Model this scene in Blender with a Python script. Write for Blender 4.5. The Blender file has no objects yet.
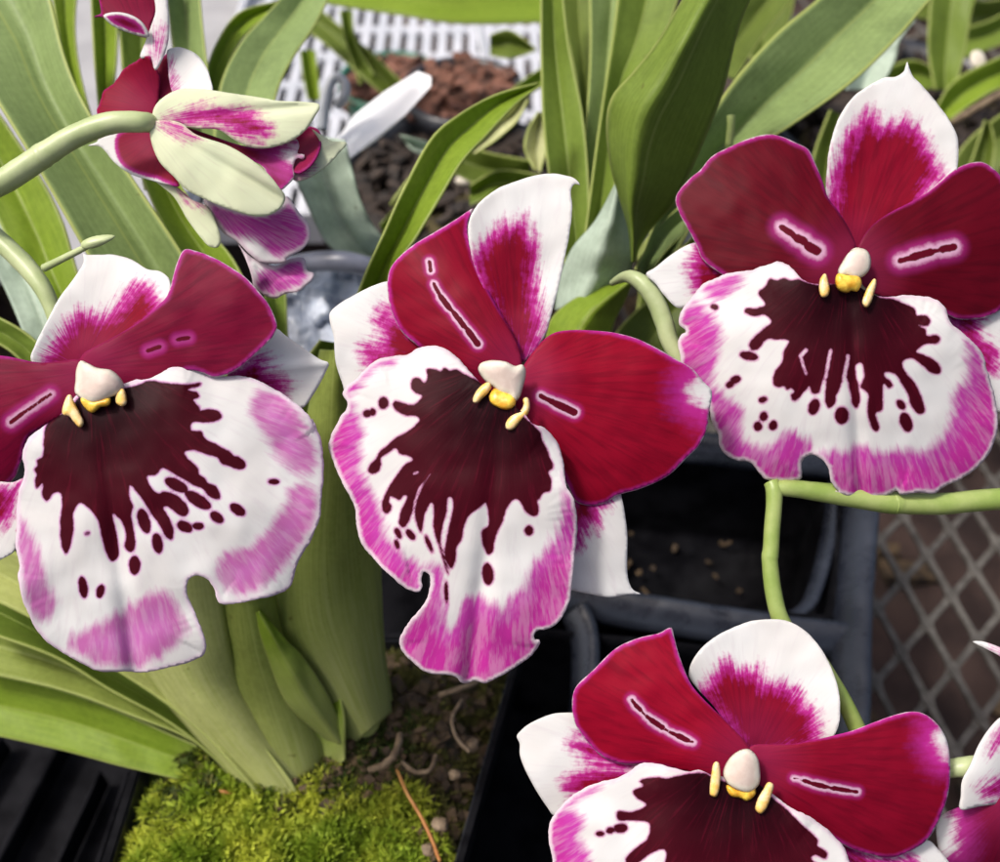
import bpy, math, random
import numpy as np
from mathutils import Vector, Matrix, noise as mnoise
from mathutils.geometry import delaunay_2d_cdt
random.seed(7); np.random.seed(7)
S = bpy.context.scene
R = math.radians
# ------------------------------------------------------------------ camera
PITCH = R(48); CAMZ = 0.334
cam_d = bpy.data.cameras.new('camera'); cam = bpy.data.objects.new('camera', cam_d)
S.collection.objects.link(cam); S.camera = cam
cam.location = (0, 0, CAMZ); cam.rotation_euler = (math.pi/2 - PITCH, 0, 0)
cam_d.lens = 40; cam_d.sensor_width = 36; cam_d.clip_start = 0.01; cam_d.clip_end = 200
cam_d.dof.use_dof = True; cam_d.dof.focus_distance = 0.203; cam_d.dof.aperture_fstop = 17
# ------------------------------------------------------------------ sky, sun, exposure
SUN_DIR = Vector((-0.46, -0.04, 0.89)).normalized()
w = bpy.data.worlds.new('World'); S.world = w; w.use_nodes = True
wn = w.node_tree; bg = wn.nodes['Background']
sky = wn.nodes.new('ShaderNodeTexSky'); sky.sky_type = 'NISHITA'; sky.sun_disc = False
sky.sun_elevation = math.asin(SUN_DIR.z); sky.sun_rotation = math.atan2(SUN_DIR.x, SUN_DIR.y)
sky.air_density = 1.0; sky.dust_density = 8.0; sky.ozone_density = 1.0
wn.links.new(sky.outputs[0], bg.inputs[0]); bg.inputs[1].default_value = 0.15
sd = bpy.data.lights.new('sun', 'SUN'); sun = bpy.data.objects.new('sun', sd); S.collection.objects.link(sun)
sd.energy = 2.8; sd.angle = R(9); sd.color = (1, 0.97, 0.92)
sun.rotation_euler = SUN_DIR.to_track_quat('Z', 'Y').to_euler(); sun.location = (-0.5, 0.3, 1)
S.view_settings.view_transform = 'Standard'; S.view_settings.look = 'None'
S.view_settings.exposure = 0.18; S.view_settings.gamma = 1
S.cycles.max_bounces = 8; S.cycles.transparent_max_bounces = 8
# ------------------------------------------------------------------ pixel -> place helpers
FWD = Vector((0, math.cos(PITCH), -math.sin(PITCH))); UPV = Vector((0, math.sin(PITCH), math.cos(PITCH)))
RGT = Vector((1, 0, 0)); K = 0.0009; O = Vector((0, 0, CAMZ))
U = 0.00018                              # size of one photo pixel at the flowers, metres
def P(x, y, d): return O + FWD*d + RGT*((x-500)*K*d) + UPV*((431-y)*K*d)
def G(x, y, z):                          # where the sight line meets the level z
    v = FWD + RGT*((x-500)*K) + UPV*((431-y)*K)
    return O + v*((z-CAMZ)/v.z)
def PN(xy, d):                           # vectorised P
    xy = np.asarray(xy, float); d = np.asarray(d, float)
    o = np.array(O)[None] + np.array(FWD)[None]*d[:, None]
    o = o + np.array(RGT)[None]*((xy[:, 0]-500)*K*d)[:, None] + np.array(UPV)[None]*((431-xy[:, 1])*K*d)[:, None]
    return o
# ------------------------------------------------------------------ object helpers
def link(o, parent=None):
    S.collection.objects.link(o)
    if parent is not None:
        o.parent = parent; o.matrix_parent_inverse = Matrix.Translation(-parent.location)
    return o
def tag(o, label=None, cat=None, group=None, kind=None):
    if label: o['label'] = label
    if cat: o['category'] = cat
    if group: o['group'] = group
    if kind: o['kind'] = kind
    return o
def empty(name, loc, label, cat, group=None):
    o = bpy.data.objects.new(name, None); o.empty_display_size = 0.01; o.location = loc
    S.collection.objects.link(o); return tag(o, label, cat, group)
def mesh(name, V, F, mat, parent=None, smooth=True, solid=0.0, sub=0):
    me = bpy.data.meshes.new(name)
    V = np.asarray(V, float)
    me.from_pydata([tuple(v) for v in V] if not len(F) else V.tolist(), [], F)
    me.update()
    if smooth: me.polygons.foreach_set('use_smooth', [True]*len(me.polygons))
    me.materials.append(mat)
    o = bpy.data.objects.new(name, me); link(o, parent)
    if solid:
        m = o.modifiers.new('s', 'SOLIDIFY'); m.thickness = solid; m.offset = 0
    if sub:
        m = o.modifiers.new('ss', 'SUBSURF'); m.levels = sub; m.render_levels = sub
    return o
def attr(o, name, arr):
    me = o.data
    if arr.ndim == 1:
        a = me.attributes.new(name, 'FLOAT', 'POINT'); a.data.foreach_set('value', arr.astype(np.float32))
    else:
        a = me.attributes.new(name, 'FLOAT_VECTOR', 'POINT'); a.data.foreach_set('vector', arr.astype(np.float32).ravel())
# ------------------------------------------------------------------ 2-D outlines
def T(ox, oy, pts, s=4.31): return [(ox + x/s, oy + y/s) for x, y in pts]
def closed(pts, step=2.0, sharp=0.0):
    """closed centripetal spline through the points, resampled evenly"""
    p = np.array(pts, float); n = len(p); out = []
    for i in range(n):
        a, b, c, d = p[(i-1) % n], p[i], p[(i+1) % n], p[(i+2) % n]
        L = np.linalg.norm(c-b)
        m = max(3, int(L/1.0))
        def knot(u, v): return max(np.linalg.norm(v-u), 1e-3)**0.5
        t1 = knot(a, b); t2 = t1+knot(b, c); t3 = t2+knot(c, d); 
        for t in np.linspace(t1, t2, m, endpoint=False):
            A1 = (t1-t)/t1*a + t/t1*b; A2 = (t2-t)/(t2-t1)*b + (t-t1)/(t2-t1)*c; A3 = (t3-t)/(t3-t2)*c + (t-t2)/(t3-t2)*d
            B1 = (t2-t)/t2*A1 + t/t2*A2; B2 = (t3-t)/(t3-t1)*A2 + (t-t1)/(t3-t1)*A3
            out.append((t2-t)/(t2-t1)*B1 + (t-t1)/(t2-t1)*B2)
    q = np.array(out); q2 = np.vstack([q, q[:1]])
    seg = np.linalg.norm(np.diff(q2, axis=0), axis=1); cum = np.concatenate([[0], np.cumsum(seg)])
    N = max(12, int(cum[-1]/step)); t = np.linspace(0, cum[-1], N, endpoint=False)
    return np.stack([np.interp(t, cum, q2[:, 0]), np.interp(t, cum, q2[:, 1])], 1)
def sdf(P2, poly):
    """signed distance (negative inside) of points to a closed polygon"""
    P2 = np.asarray(P2, float); a = np.asarray(poly, float); b = np.roll(a, -1, 0)
    best = np.full(len(P2), 1e18); ins = np.zeros(len(P2), bool)
    for i0 in range(0, len(P2), 4000):
        p = P2[i0:i0+4000][:, None]; e = (b-a)[None]; wv = p-a[None]
        t = np.clip((wv*e).sum(2)/np.maximum((e*e).sum(2), 1e-9), 0, 1)
        dd = wv-e*t[..., None]; best[i0:i0+4000] = (dd*dd).sum(2).min(1)
        c1 = a[None, :, 1] > p[:, :, 1]; c2 = b[None, :, 1] > p[:, :, 1]
        with np.errstate(divide='ignore', invalid='ignore'):
            xi = a[None, :, 0] + (p[:, :, 1]-a[None, :, 1])/(b-a)[None, :, 1]*(b-a)[None, :, 0]
        ins[i0:i0+4000] = (((c1 != c2) & (p[:, :, 0] < xi)).sum(1) % 2) == 1
    return np.where(ins, -1, 1)*np.sqrt(best)
def near(P2, poly):
    out = np.zeros(len(P2), int)
    for i0 in range(0, len(P2), 4000): out[i0:i0+4000] = ((P2[i0:i0+4000][:, None]-poly[None])**2).sum(2).argmin(1)
    return out
def capsd(P2, caps):
    out = np.full(len(P2), 999.0)
    for (x1, y1, x2, y2, r) in caps:
        a = np.array((x1, y1)); e = np.array((x2-x1, y2-y1)); wv = P2-a
        t = np.clip((wv@e)/max(e@e, 1e-9), 0, 1)
        out = np.minimum(out, np.linalg.norm(wv-t[:, None]*e, axis=1)-r)
    return out
def elld(P2, els):
    out = np.full(len(P2), 999.0)
    for (x, y, a, b, rot) in els:
        c, s = math.cos(R(rot)), math.sin(R(rot)); q = P2-np.array((x, y))
        u = q[:, 0]*c+q[:, 1]*s; v = -q[:, 0]*s+q[:, 1]*c
        k0 = np.sqrt((u/a)**2+(v/b)**2); k1 = np.sqrt((u/a**2)**2+(v/b**2)**2)
        out = np.minimum(out, np.where(k1 > 1e-6, k0*(k0-1)/np.maximum(k1, 1e-6), -min(a, b)))
    return out
def E(ox, oy, els, s=4.31): return [(ox+e[0]/s, oy+e[1]/s, e[2], e[3], e[4] if len(e) > 4 else 0) for e in els]
def C(ox, oy, caps, s=4.31): return [(ox+c[0]/s, oy+c[1]/s, ox+c[2]/s, oy+c[3]/s, c[4]/s) for c in caps]
def fbm(x, y, s, seed=0):
    return np.array([mnoise.noise(Vector((a*s+seed*7.3, b*s-seed*3.1, seed*1.7))) for a, b in zip(x, y)])
# ------------------------------------------------------------------ node helpers
class NT:
    def __init__(s, name):
        s.m = bpy.data.materials.new(name); s.m.use_nodes = True; s.t = s.m.node_tree; s.t.nodes.clear()
        s.out = s.n('ShaderNodeOutputMaterial')
    def n(s, k, **kw):
        nd = s.t.nodes.new(k)
        for a, b in kw.items(): setattr(nd, a, b)
        return nd
    def put(s, sock, v):
        if hasattr(v, 'is_output') or isinstance(v, bpy.types.NodeSocket): s.t.links.new(v, sock)
        elif isinstance(v, (tuple, list)) and len(v) == 3 and sock.type == 'RGBA': sock.default_value = (*v, 1)
        else: sock.default_value = v
    def math(s, op, a, b=0.0, c=None):
        nd = s.n('ShaderNodeMath', operation=op); s.put(nd.inputs[0], a); s.put(nd.inputs[1], b)
        if c is not None: s.put(nd.inputs[2], c)
        return nd.outputs[0]
    def add(s, a, b): return s.math('ADD', a, b)
    def mul(s, a, b): return s.math('MULTIPLY', a, b)
    def mix(s, f, a, b):
        nd = s.n('ShaderNodeMix', data_type='RGBA'); s.put(nd.inputs[0], f); s.put(nd.inputs[6], a); s.put(nd.inputs[7], b); return nd.outputs[2]
    def sm(s, v, a, b, lo=0.0, hi=1.0):     # smoothstep of v from a to b onto lo..hi
        nd = s.n('ShaderNodeMapRange', interpolation_type='SMOOTHSTEP')
        if a > b: a, b, lo, hi = b, a, hi, lo
        s.put(nd.inputs[0], v); s.put(nd.inputs[1], a); s.put(nd.inputs[2], b); s.put(nd.inputs[3], lo); s.put(nd.inputs[4], hi); return nd.outputs[0]
    def at(s, name, vec=False):
        nd = s.n('ShaderNodeAttribute', attribute_name=name); return nd.outputs['Vector'] if vec else nd.outputs['Fac']
    def noise(s, vec, scale, detail=3, rough=0.5, sc=None):
        if sc is not None:
            mp = s.n('ShaderNodeMapping'); s.put(mp.inputs[0], vec); mp.inputs['Scale'].default_value = sc; vec = mp.outputs[0]
        nd = s.n('ShaderNodeTexNoise'); s.put(nd.inputs['Vector'], vec); nd.inputs['Scale'].default_value = scale
        nd.inputs['Detail'].default_value = detail; nd.inputs['Roughness'].default_value = rough; return nd.outputs['Fac']
    def obj(s): return s.n('ShaderNodeTexCoord').outputs['Object']
    def bump(s, h, strength, dist):
        nd = s.n('ShaderNodeBump'); s.put(nd.inputs['Height'], h); nd.inputs['Strength'].default_value = strength; nd.inputs['Distance'].default_value = dist; return nd.outputs[0]
    def surf(s, col, rough=0.5, trans=0.0, tcol=None, bump=None, spec=0.5, sheen=0.0, metal=0.0, coat=0.0):
        b = s.n('ShaderNodeBsdfPrincipled'); s.put(b.inputs['Base Color'], col); s.put(b.inputs['Roughness'], rough)
        b.inputs['Specular IOR Level'].default_value = spec; b.inputs['Sheen Weight'].default_value = sheen; b.inputs['Metallic'].default_value = metal
        b.inputs['Coat Weight'].default_value = coat; b.inputs['Coat Roughness'].default_value = .12
        if bump is not None: s.put(b.inputs['Normal'], bump)
        o = b.outputs[0]
        if trans:
            t = s.n('ShaderNodeBsdfTranslucent'); s.put(t.inputs[0], col if tcol is None else tcol)
            mx = s.n('ShaderNodeMixShader'); mx.inputs[0].default_value = trans; s.put(mx.inputs[1], o); s.put(mx.inputs[2], t.outputs[0]); o = mx.outputs[0]
        s.put(s.out.inputs[0], o); return s.m
# ------------------------------------------------------------------ petal material
def petal_mat(name, kind, white=(.69, .69, .685), mag=(.46, .025, .27), deep=(.215, .0025, .018), dark=(.050, .0015, .007), magamt=1.0):
    s = NT(name); pc = s.at('pc', True); xy = s.at('xy', True)
    streak = s.math('SUBTRACT', s.noise(pc, 1.0, 4, .6, (1.0, .022, 1)), .5)
    fine = s.math('SUBTRACT', s.noise(xy, .16, 4, .6), .5)
    big = s.noise(xy, .02, 2)
    cl, dk, eg, sl = s.at('cl'), s.at('dk'), s.at('eg'), s.at('sl')
    wcol = s.mix(s.sm(big, .3, .7), white, tuple(c*k for c, k in zip(white, (.93, .91, .90))))
    wcol = s.mix(s.sm(streak, .0, .22, 0, .45), wcol, tuple(c*k for c, k in zip(white, (.86, .80, .84)) ))
    sp_ = s.noise(xy, .9, 2, .6)
    if kind == 'lip':
        c2 = s.add(s.add(cl, s.mul(streak, 24)), s.math('MULTIPLY_ADD', fine, 5, -8))
        f = s.sm(c2, 5, -9); fd = s.sm(c2, -9, -26)
        st2 = s.sm(s.noise(pc, 1.6, 3, .6, (1, .02, 1)), .35, .6)
        f = s.mul(s.mul(f, s.math('MULTIPLY_ADD', st2, .2, .8)), magamt)
        col = s.mix(f, wcol, s.mix(s.mul(fd, .8), (.46, .045, .33), mag))
        rim = s.sm(s.add(eg, s.mul(fine, 5)), 1.0, 5.5)
        col = s.mix(rim, s.mix(.25, white, mag), col)
        d2 = s.add(dk, s.mul(fine, 2.4))
        col = s.mix(s.sm(d2, 2.6, -.4, 0, .7), col, mag)
        thr = s.at('th')
        dcol = s.mix(s.sm(thr, 120, 15), dark, (.012, .0009, .003))
        dcol = s.mix(s.sm(streak, .02, .2, 0, .35), dcol, (.12, .004, .018))
        col = s.mix(s.sm(d2, .9, -1.1), col, dcol)
    else:
        A = 20 if kind == 'sepal' else 2.2
        c2 = s.add(s.add(cl, s.mul(streak, A*1.5)), s.mul(fine, A))
        f = s.sm(c2, 7, -9) if kind == 'sepal' else s.sm(c2, .8, -1.6)
        fd = s.sm(c2, -4, -20) if kind == 'sepal' else s.sm(c2, -.2, -6)
        dv = s.mix(s.sm(streak, -.1, .2), deep, tuple(c*k for c, k in zip(deep, (.72, .8, .8))))
        dv = s.mix(s.sm(s.at('th'), 70, 5, 0, .45), dv, (.30, .022, .09))  # pale haze of sheen painted in towards the petal base
        col = s.mix(s.mul(f, magamt), wcol, s.mix(fd, mag, dv))
        col = s.mix(s.sm(sl, 12, 1.5, 0, .55), col, (.46, .03, .27))
        col = s.mix(s.mul(s.sm(s.add(sl, s.mul(fine, 4)), 5.4, .9), s.at('hs')), col, (.64, .40, .54))
        col = s.mix(s.sm(s.add(sl, s.mul(fine, 2.5)), .7, -.6), col, (.10, .002, .012))
    h = s.add(s.mul(streak, 1.2), s.add(s.mul(fine, .35), s.mul(sp_, .22)))
    return s.surf(col, .5, .26, None, s.bump(h, .18, .0002), .08 if kind == 'lip' else .09, 0)
def leaf_mat(name, c1, c2, edge=(.42, .48, .14), trans=.3, rough=.5, tcol=None):
    s = NT(name); uv = s.at('lf', True)
    sx = s.n('ShaderNodeSeparateXYZ'); s.put(sx.inputs[0], uv)
    veins = s.noise(uv, 1.0, 3, .55, (26, .8, 1)); blot = s.noise(s.obj(), 45, 4, .6); fleck = s.noise(s.obj(), 700, 3, .6)
    col = s.mix(s.sm(veins, .35, .65), c1, c2); col = s.mix(s.sm(blot, .45, .7, 0, .5), col, tuple(a*.62 for a in c1))
    col = s.mix(s.sm(fleck, .35, .7, 0, .22), col, tuple(a*1.5 for a in c2))
    a = s.math('ABSOLUTE', sx.outputs[0]); col = s.mix(s.sm(a, .93, .985), col, edge)
    col = s.mix(s.sm(a, .05, .0, 0, .5), col, edge)
    col = s.mix(s.mul(s.at('pr'), .85), col, s.mix(s.sm(veins, .3, .7), (.42, .46, .13), (.54, .56, .24)))
    col = s.mix(s.sm(s.noise(s.obj(), 320, 2), .745, .775, 0, .6), col, (.10, .08, .02))
    return s.surf(col, rough, trans, s.mix(.5, col, tcol or (.34, .44, .03)), s.bump(s.add(veins, s.mul(fleck, .3)), .3, .0002), .3, 0)
def plain_mat(name, c1, c2, scale=60, rough=.6, bumpd=0, spec=.5, metal=0, trans=0, coat=0, lo=.35, hi=.65, rv=0):
    s = NT(name); n = s.noise(s.obj(), scale, 5, .6)
    r = rough if not rv else s.sm(n, .3, .7, rough, rough+rv)
    return s.surf(s.mix(s.sm(n, lo, hi), c1, c2), r, trans, None, s.bump(n, .6, bumpd) if bumpd else None, spec, 0, metal, coat)
M = {}
M['petal'] = petal_mat('petal_crimson', 'petal')
M['petal_lit'] = petal_mat('petal_crimson_lit', 'petal', deep=(.27, .0025, .019))  # lit copy of the crimson: brightness of sunlit petals put into the colour
M['petal_shaded'] = petal_mat('petal_crimson_shaded', 'petal', deep=(.105, .0015, .009), mag=(.36, .02, .2))  # shaded copy of the crimson: the right flower's shade is in the colour
M['petal_plum'] = petal_mat('petal_plum', 'petal', deep=(.165, .0025, .026), mag=(.40, .03, .24))
M['sepal'] = petal_mat('sepal_white_magenta', 'sepal')
M['sepal_green'] = petal_mat('sepal_greenish', 'sepal', white=(.66, .71, .50))
M['lip'] = petal_mat('lip_blotched', 'lip')
M['lip_pale'] = petal_mat('lip_pale_blotched', 'lip', magamt=.85, mag=(.52, .07, .42))
_c = NT('column_cap'); _n = _c.noise(_c.obj(), 500, 4, .6); _e = _c.at('eg')
_col = _c.mix(_c.sm(_n, .35, .65), (.64, .58, .48), (.72, .68, .58)); _col = _c.mix(_c.sm(_e, 2.0, 8, 0, .5), _col, (.58, .40, .37))
M['cap'] = _c.surf(_col, .5, .2, None, _c.bump(_n, .4, .0003), .3)
M['callus'] = plain_mat('callus_yellow', (.62, .30, .02), (.85, .60, .08), 500, .35, .0002)
M['prong'] = plain_mat('callus_horn', (.75, .45, .10), (.80, .62, .35), 500, .35, .0001)
M['stem'] = plain_mat('stem_green', (.23, .32, .07), (.33, .40, .13), 120, .4, .00015, trans=.12)
M['stem_pale'] = plain_mat('stem_pale', (.36, .43, .20), (.46, .52, .28), 120, .4, .00015, trans=.12)
M['leaf'] = leaf_mat('leaf_green', (.16, .235, .035), (.215, .30, .05), trans=.45)
M['leaf_olive'] = leaf_mat('leaf_olive', (.24, .30, .06), (.32, .38, .09), trans=.4)
M['leaf_dark'] = leaf_mat('leaf_dark', (.10, .145, .020), (.15, .20, .034), trans=.4)
M['leaf_bright'] = leaf_mat('leaf_bright', (.18, .28, .020), (.25, .35, .035), trans=.4)
M['leaf_grey'] = leaf_mat('leaf_greyish', (.20, .28, .095), (.26, .35, .13), trans=.35, tcol=(.25, .35, .12))
M['leaf_sage'] = leaf_mat('leaf_sage', (.42, .52, .42), (.52, .62, .52), trans=.35, tcol=(.45, .55, .45), edge=(.4, .5, .4))
M['sheath'] = leaf_mat('sheath_pale', (.44, .49, .15), (.54, .58, .22), trans=.35, tcol=(.4, .42, .08))
# ------------------------------------------------------------------ petal builder
def petal(name, mat, parent, D, outline, base, tip, z=(0, 0, 0, 0), colour=None, colourinset=0, slit=None, dark=None, dots=None,
          holes=None, white=None, ruffle=0.0, wob=2.0, thick=.0004, step=2.6, label=None, seed=1, edgejit=0.0, mid=None, halo=1.0, hw=1.0, rf=38.0, dome=0.0):
    B = closed(outline, step)
    N = len(B)
    if edgejit:
        ii = np.arange(N)*step; cx_, cy_ = np.cos(ii/step*6.28318/N)*N*step/6.28318, np.sin(ii/step*6.28318/N)*N*step/6.28318; j = fbm(cx_, cy_, .09, seed)*edgejit + fbm(cx_, cy_, .3, seed+3)*edgejit*.8
        tn = np.roll(B, -1, 0)-np.roll(B, 1, 0); tn /= np.linalg.norm(tn, axis=1)[:, None]+1e-9
        B = B+np.stack([tn[:, 1], -tn[:, 0]], 1)*j[:, None]
    lo, hi = B.min(0), B.max(0); hs_ = step*1.05
    gx, gy = np.meshgrid(np.arange(lo[0], hi[0], hs_), np.arange(lo[1], hi[1], hs_*.866)); gx = gx+(np.arange(gx.shape[0]) % 2)[:, None]*hs_*.5
    g = np.stack([gx.ravel(), gy.ravel()], 1); g = g[sdf(g, B) < -step*.55]
    rr = delaunay_2d_cdt([Vector(p) for p in B]+[Vector(p) for p in g], [], [list(range(N))], 1, 1e-5)
    XY = np.array([tuple(v) for v in rr[0]]); F = [tuple(f)[::-1] for f in rr[2]]
    eg = -sdf(XY, B); TT = 1-np.clip(eg/rf, 0, 1); AI = near(XY, B).astype(float)
    base = np.array(base, float); tip = np.array(tip, float); L = np.linalg.norm(tip-base); ax = (tip-base)/L; ay = np.array((-ax[1], ax[0]))
    q = XY-base; s_ = q@ax/L; w_ = q@ay/L
    Z = z[0]+z[1]*s_+z[2]*s_*s_+z[3]*w_*w_
    if len(z) > 4: Z = Z+z[4]*w_
    if len(z) > 5: Z = Z+z[5]*np.exp(-(w_/.035)**2)*np.clip(s_, 0, 1)
    Z = Z+fbm(XY[:, 0], XY[:, 1], .02, seed)*wob*2+fbm(XY[:, 0], XY[:, 1], .05, seed+9)*wob*.5
    if ruffle: Z = Z+ruffle*TT**1.6*(fbm(np.cos(AI*6.28318/N)*N*step*.0032, np.sin(AI*6.28318/N)*N*step*.0032, 1.0, seed+5)*2.6+fbm(np.cos(AI*6.28318/N)*N*step*.009, np.sin(AI*6.28318/N)*N*step*.009, 1.0, seed+6)*.2)
    Z = Z-np.clip(1-eg/5, 0, 1)**2*.6
    if dome: Z = Z+dome*np.sqrt(np.clip(1-(1-np.clip(eg/max(eg.max(), 1), 0, 1))**2, 0, 1))
    d = D-Z*U
    V = PN(XY, d)
    o = mesh(name, V, F, mat, parent, solid=thick)
    if colour is None: cl = -.2+colourinset-eg-4.5*np.clip((110-np.linalg.norm(XY-base, axis=1))/70, 0, 1)*(colourinset == 0)
    else:
        cl = np.full(len(XY), 999.0)
        for poly in (colour if isinstance(colour[0], list) else [colour]): cl = np.minimum(cl, sdf(XY, closed(poly, 4)))
    if white:
        for (x, y, r) in white: cl = np.maximum(cl, (r-np.linalg.norm(XY-np.array((x, y)), axis=1))*(.15 if colour is None else 1))
    dk = np.full(len(XY), 999.0)
    if dark: dk = sdf(XY, closed(dark, 1.5))
    if holes: dk = np.maximum(dk, -capsd(XY, holes))
    if dots: dk = np.minimum(dk, elld(XY, dots))
    sl = capsd(XY, slit) if slit else np.full(len(XY), 999.0); sl = np.where(sl > 0, sl/hw, sl)
    ang = np.arctan2(w_, s_+.12); r_ = np.linalg.norm(q, axis=1)
    attr(o, 'hs', np.full(len(XY), float(halo))); attr(o, 'cl', cl); attr(o, 'dk', dk); attr(o, 'eg', eg); attr(o, 'sl', sl); attr(o, 'th', r_)
    attr(o, 'pc', np.stack([ang*30, r_, np.full(len(r_), seed*3.7)], 1)); attr(o, 'xy', np.stack([XY[:, 0], XY[:, 1], np.full(len(r_), seed*11.0)], 1))
    if label: o['label'] = label
    return o
# ------------------------------------------------------------------ blobs, tubes, leaves
def blob(name, mat, parent, D, x, y, a, b, rot=0, zc=0, c=None, taper=0.0, n=20, groove=0.0):
    """ellipsoid-like solid lying across the view; a, b half sizes in photo px; c depth half size"""
    c = c or min(a, b); cs, sn = math.cos(R(rot)), math.sin(R(rot)); V = []; F = []
    m = n//2
    for i in range(m+1):
        ph = math.pi*i/m
        for j in range(n):
            t = 2*math.pi*j/n; u = math.cos(ph); v = math.sin(ph)*math.cos(t); ww = math.sin(ph)*math.sin(t)
            k = (1+taper*u)*(1+.16*mnoise.noise(Vector((u*1.6+x, v*1.6, ww*1.6)))+.10*mnoise.noise(Vector((u*4+x, v*4, ww*4)))); v *= k; ww *= k; 
            if groove: ww *= 1-groove*math.exp(-(v/.25)**2)
            X = a*u; Y = b*v; xx = x+X*cs-Y*sn; yy = y+X*sn+Y*cs
            V.append(P(xx, yy, D-(zc+c*ww)*U))
    for i in range(m):
        for j in range(n): F.append((i*n+j, i*n+(j+1) % n, (i+1)*n+(j+1) % n, (i+1)*n+j))
    return mesh(name, V, F, mat, parent)
def tube_w(name, mat, parent, pts, rads, n=14, jit=0.0, cap=True, sub=6, squash=1.0):
    """tube through world points"""
    p = [Vector(q) for q in pts]; Q = []; Rr = []
    for i in range(len(p)-1):
        a, b, c, d = p[max(i-1, 0)], p[i], p[i+1], p[min(i+2, len(p)-1)]
        for k in range(sub):
            t = k/sub; Q.append(.5*((2*b)+(c-a)*t+(2*a-5*b+4*c-d)*t*t+(3*b-a-3*c+d)*t**3)); Rr.append(rads[i]*(1-t)+rads[i+1]*t)
    Q.append(p[-1]); Rr.append(rads[-1]); V = []; F = []
    side = None
    for i, q in enumerate(Q):
        tg = (Q[min(i+1, len(Q)-1)]-Q[max(i-1, 0)]).normalized()
        if side is None: side = tg.orthogonal().normalized()
        side = (side-tg*side.dot(tg)).normalized(); up = tg.cross(side)
        for j in range(n):
            t = 2*math.pi*j/n; r = Rr[i]*(1+jit*mnoise.noise(Vector((i*.5, j*1.3, Rr[0]*1000))))
            V.append(q+side*(math.cos(t)*r)+up*(math.sin(t)*r*squash))
    for i in range(len(Q)-1):
        for j in range(n): F.append((i*n+j, i*n+(j+1) % n, (i+1)*n+(j+1) % n, (i+1)*n+j))
    if cap: F.append(tuple(range(n-1, -1, -1))); F.append(tuple(range((len(Q)-1)*n, len(Q)*n)))
    return mesh(name, V, F, mat, parent)
def tube(name, mat, parent, pts, **kw):
    """pts: (x, y, depth, radius in px at that depth)"""
    return tube_w(name, mat, parent, [P(x, y, d) for x, y, d, r in pts], [r*K*d for x, y, d, r in pts], **kw)
def crom(a, n):
    a = np.array(a, float); m = len(a); out = []
    for t in np.linspace(0, m-1, n):
        i = min(int(t), m-2); f = t-i; p0, p1, p2, p3 = a[max(i-1, 0)], a[i], a[i+1], a[min(i+2, m-1)]
        out.append(.5*((2*p1)+(p2-p0)*f+(2*p0-5*p1+4*p2-p3)*f*f+(3*p1-p0-3*p2+p3)*f**3))
    return np.array(out)
def leaf(name, mat, parent, Lf, Rt, d, fold=6, thick=.0005, mrib=0.0, n=70, m=16, seed=1, wav=1.0, bow=0.0, label=None, root=None, pale=.5):
    """strap leaf between two edges: Lf/Rt lists of (x,y), d list of depths, fold = V depth of the blade in mm"""
    A = crom(Lf, n); B = crom(Rt, n); D = np.interp(np.linspace(0, 1, n), np.linspace(0, 1, len(d)), d)
    if len(d) > 2: D = crom([(q, 0) for q in d], n)[:, 0]
    XY = []; DD = []; LV = []; PR = []
    for i in range(n):
        for j in range(m+1):
            v = j/m*2-1; q = A[i]*(1-j/m)+B[i]*(j/m); XY.append(q)
            vv = v-mrib
            dd = D[i]-fold*.001*(abs(vv)-.5)+bow*.001*v*v
            dd += wav*.0006*mnoise.noise(Vector((i*.09+seed*5, v*1.2, seed)))
            DD.append(dd); LV.append((v, i/n*6+seed*3, seed)); PR.append(0 if root is None else max(0, 1-(i/n if root == 0 else 1-i/n)/pale)**1.2)
    V = PN(np.array(XY), np.array(DD)); w_ = m+1
    F = [(i*w_+j, i*w_+j+1, (i+1)*w_+j+1, (i+1)*w_+j) for i in range(n-1) for j in range(m)]
    o = mesh(name, V, F, mat, parent, solid=thick); attr(o, 'lf', np.array(LV)); attr(o, 'pr', np.array(PR, float))
    if label: o['label'] = label
    return o
# ================================================================== SETTING
M['black'] = plain_mat('black_plastic', (.010, .011, .015), (.020, .022, .030), 90, .28, .0004, spec=.6, rv=.25)
M['ground'] = plain_mat('dark_soil', (.022, .011, .009), (.06, .034, .027), 24, .9, .004)
M['zinc'] = plain_mat('dull_zinc', (.062, .056, .048), (.11, .10, .088), 200, .7, .0002, spec=.3)
M['black_matt'] = plain_mat('black_plastic_worn', (.003, .003, .004), (.009, .009, .011), 90, .6, .0004, spec=.03)
M['white_pl'] = plain_mat('white_plastic', (.38, .40, .44), (.48, .49, .53), 50, .45, .0003)
M['grey_mat'] = plain_mat('grey_matting', (.24, .24, .25), (.30, .30, .31), 30, .8, .001)
M['tag'] = plain_mat('tag_plastic', (.82, .82, .82), (.80, .80, .82), 30, .4)
M['bark'] = plain_mat('bark_chips', (.026, .016, .009), (.11, .070, .035), 160, .85, .002)
M['bark_damp'] = plain_mat('bark_damp', (.008, .005, .004), (.035, .022, .015), 160, .8, .002)
M['bark_red'] = plain_mat('bark_reddish', (.05, .02, .012), (.20, .085, .055), 160, .85, .002)
M['humus'] = plain_mat('humus', (.022, .018, .008), (.075, .060, .022), 220, .95, .003)
M['black_rim'] = plain_mat('slate_plastic', (.012, .014, .021), (.024, .028, .040), 70, .2, .0006, spec=.6, rv=.2)
M['moss_olive'] = plain_mat('moss_olive', (.055, .060, .010), (.16, .15, .035), 160, .85, .001, trans=.2)
M['moss'] = plain_mat('moss_bright', (.20, .30, .015), (.52, .56, .06), 70, .7, .001, trans=.3)
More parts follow.
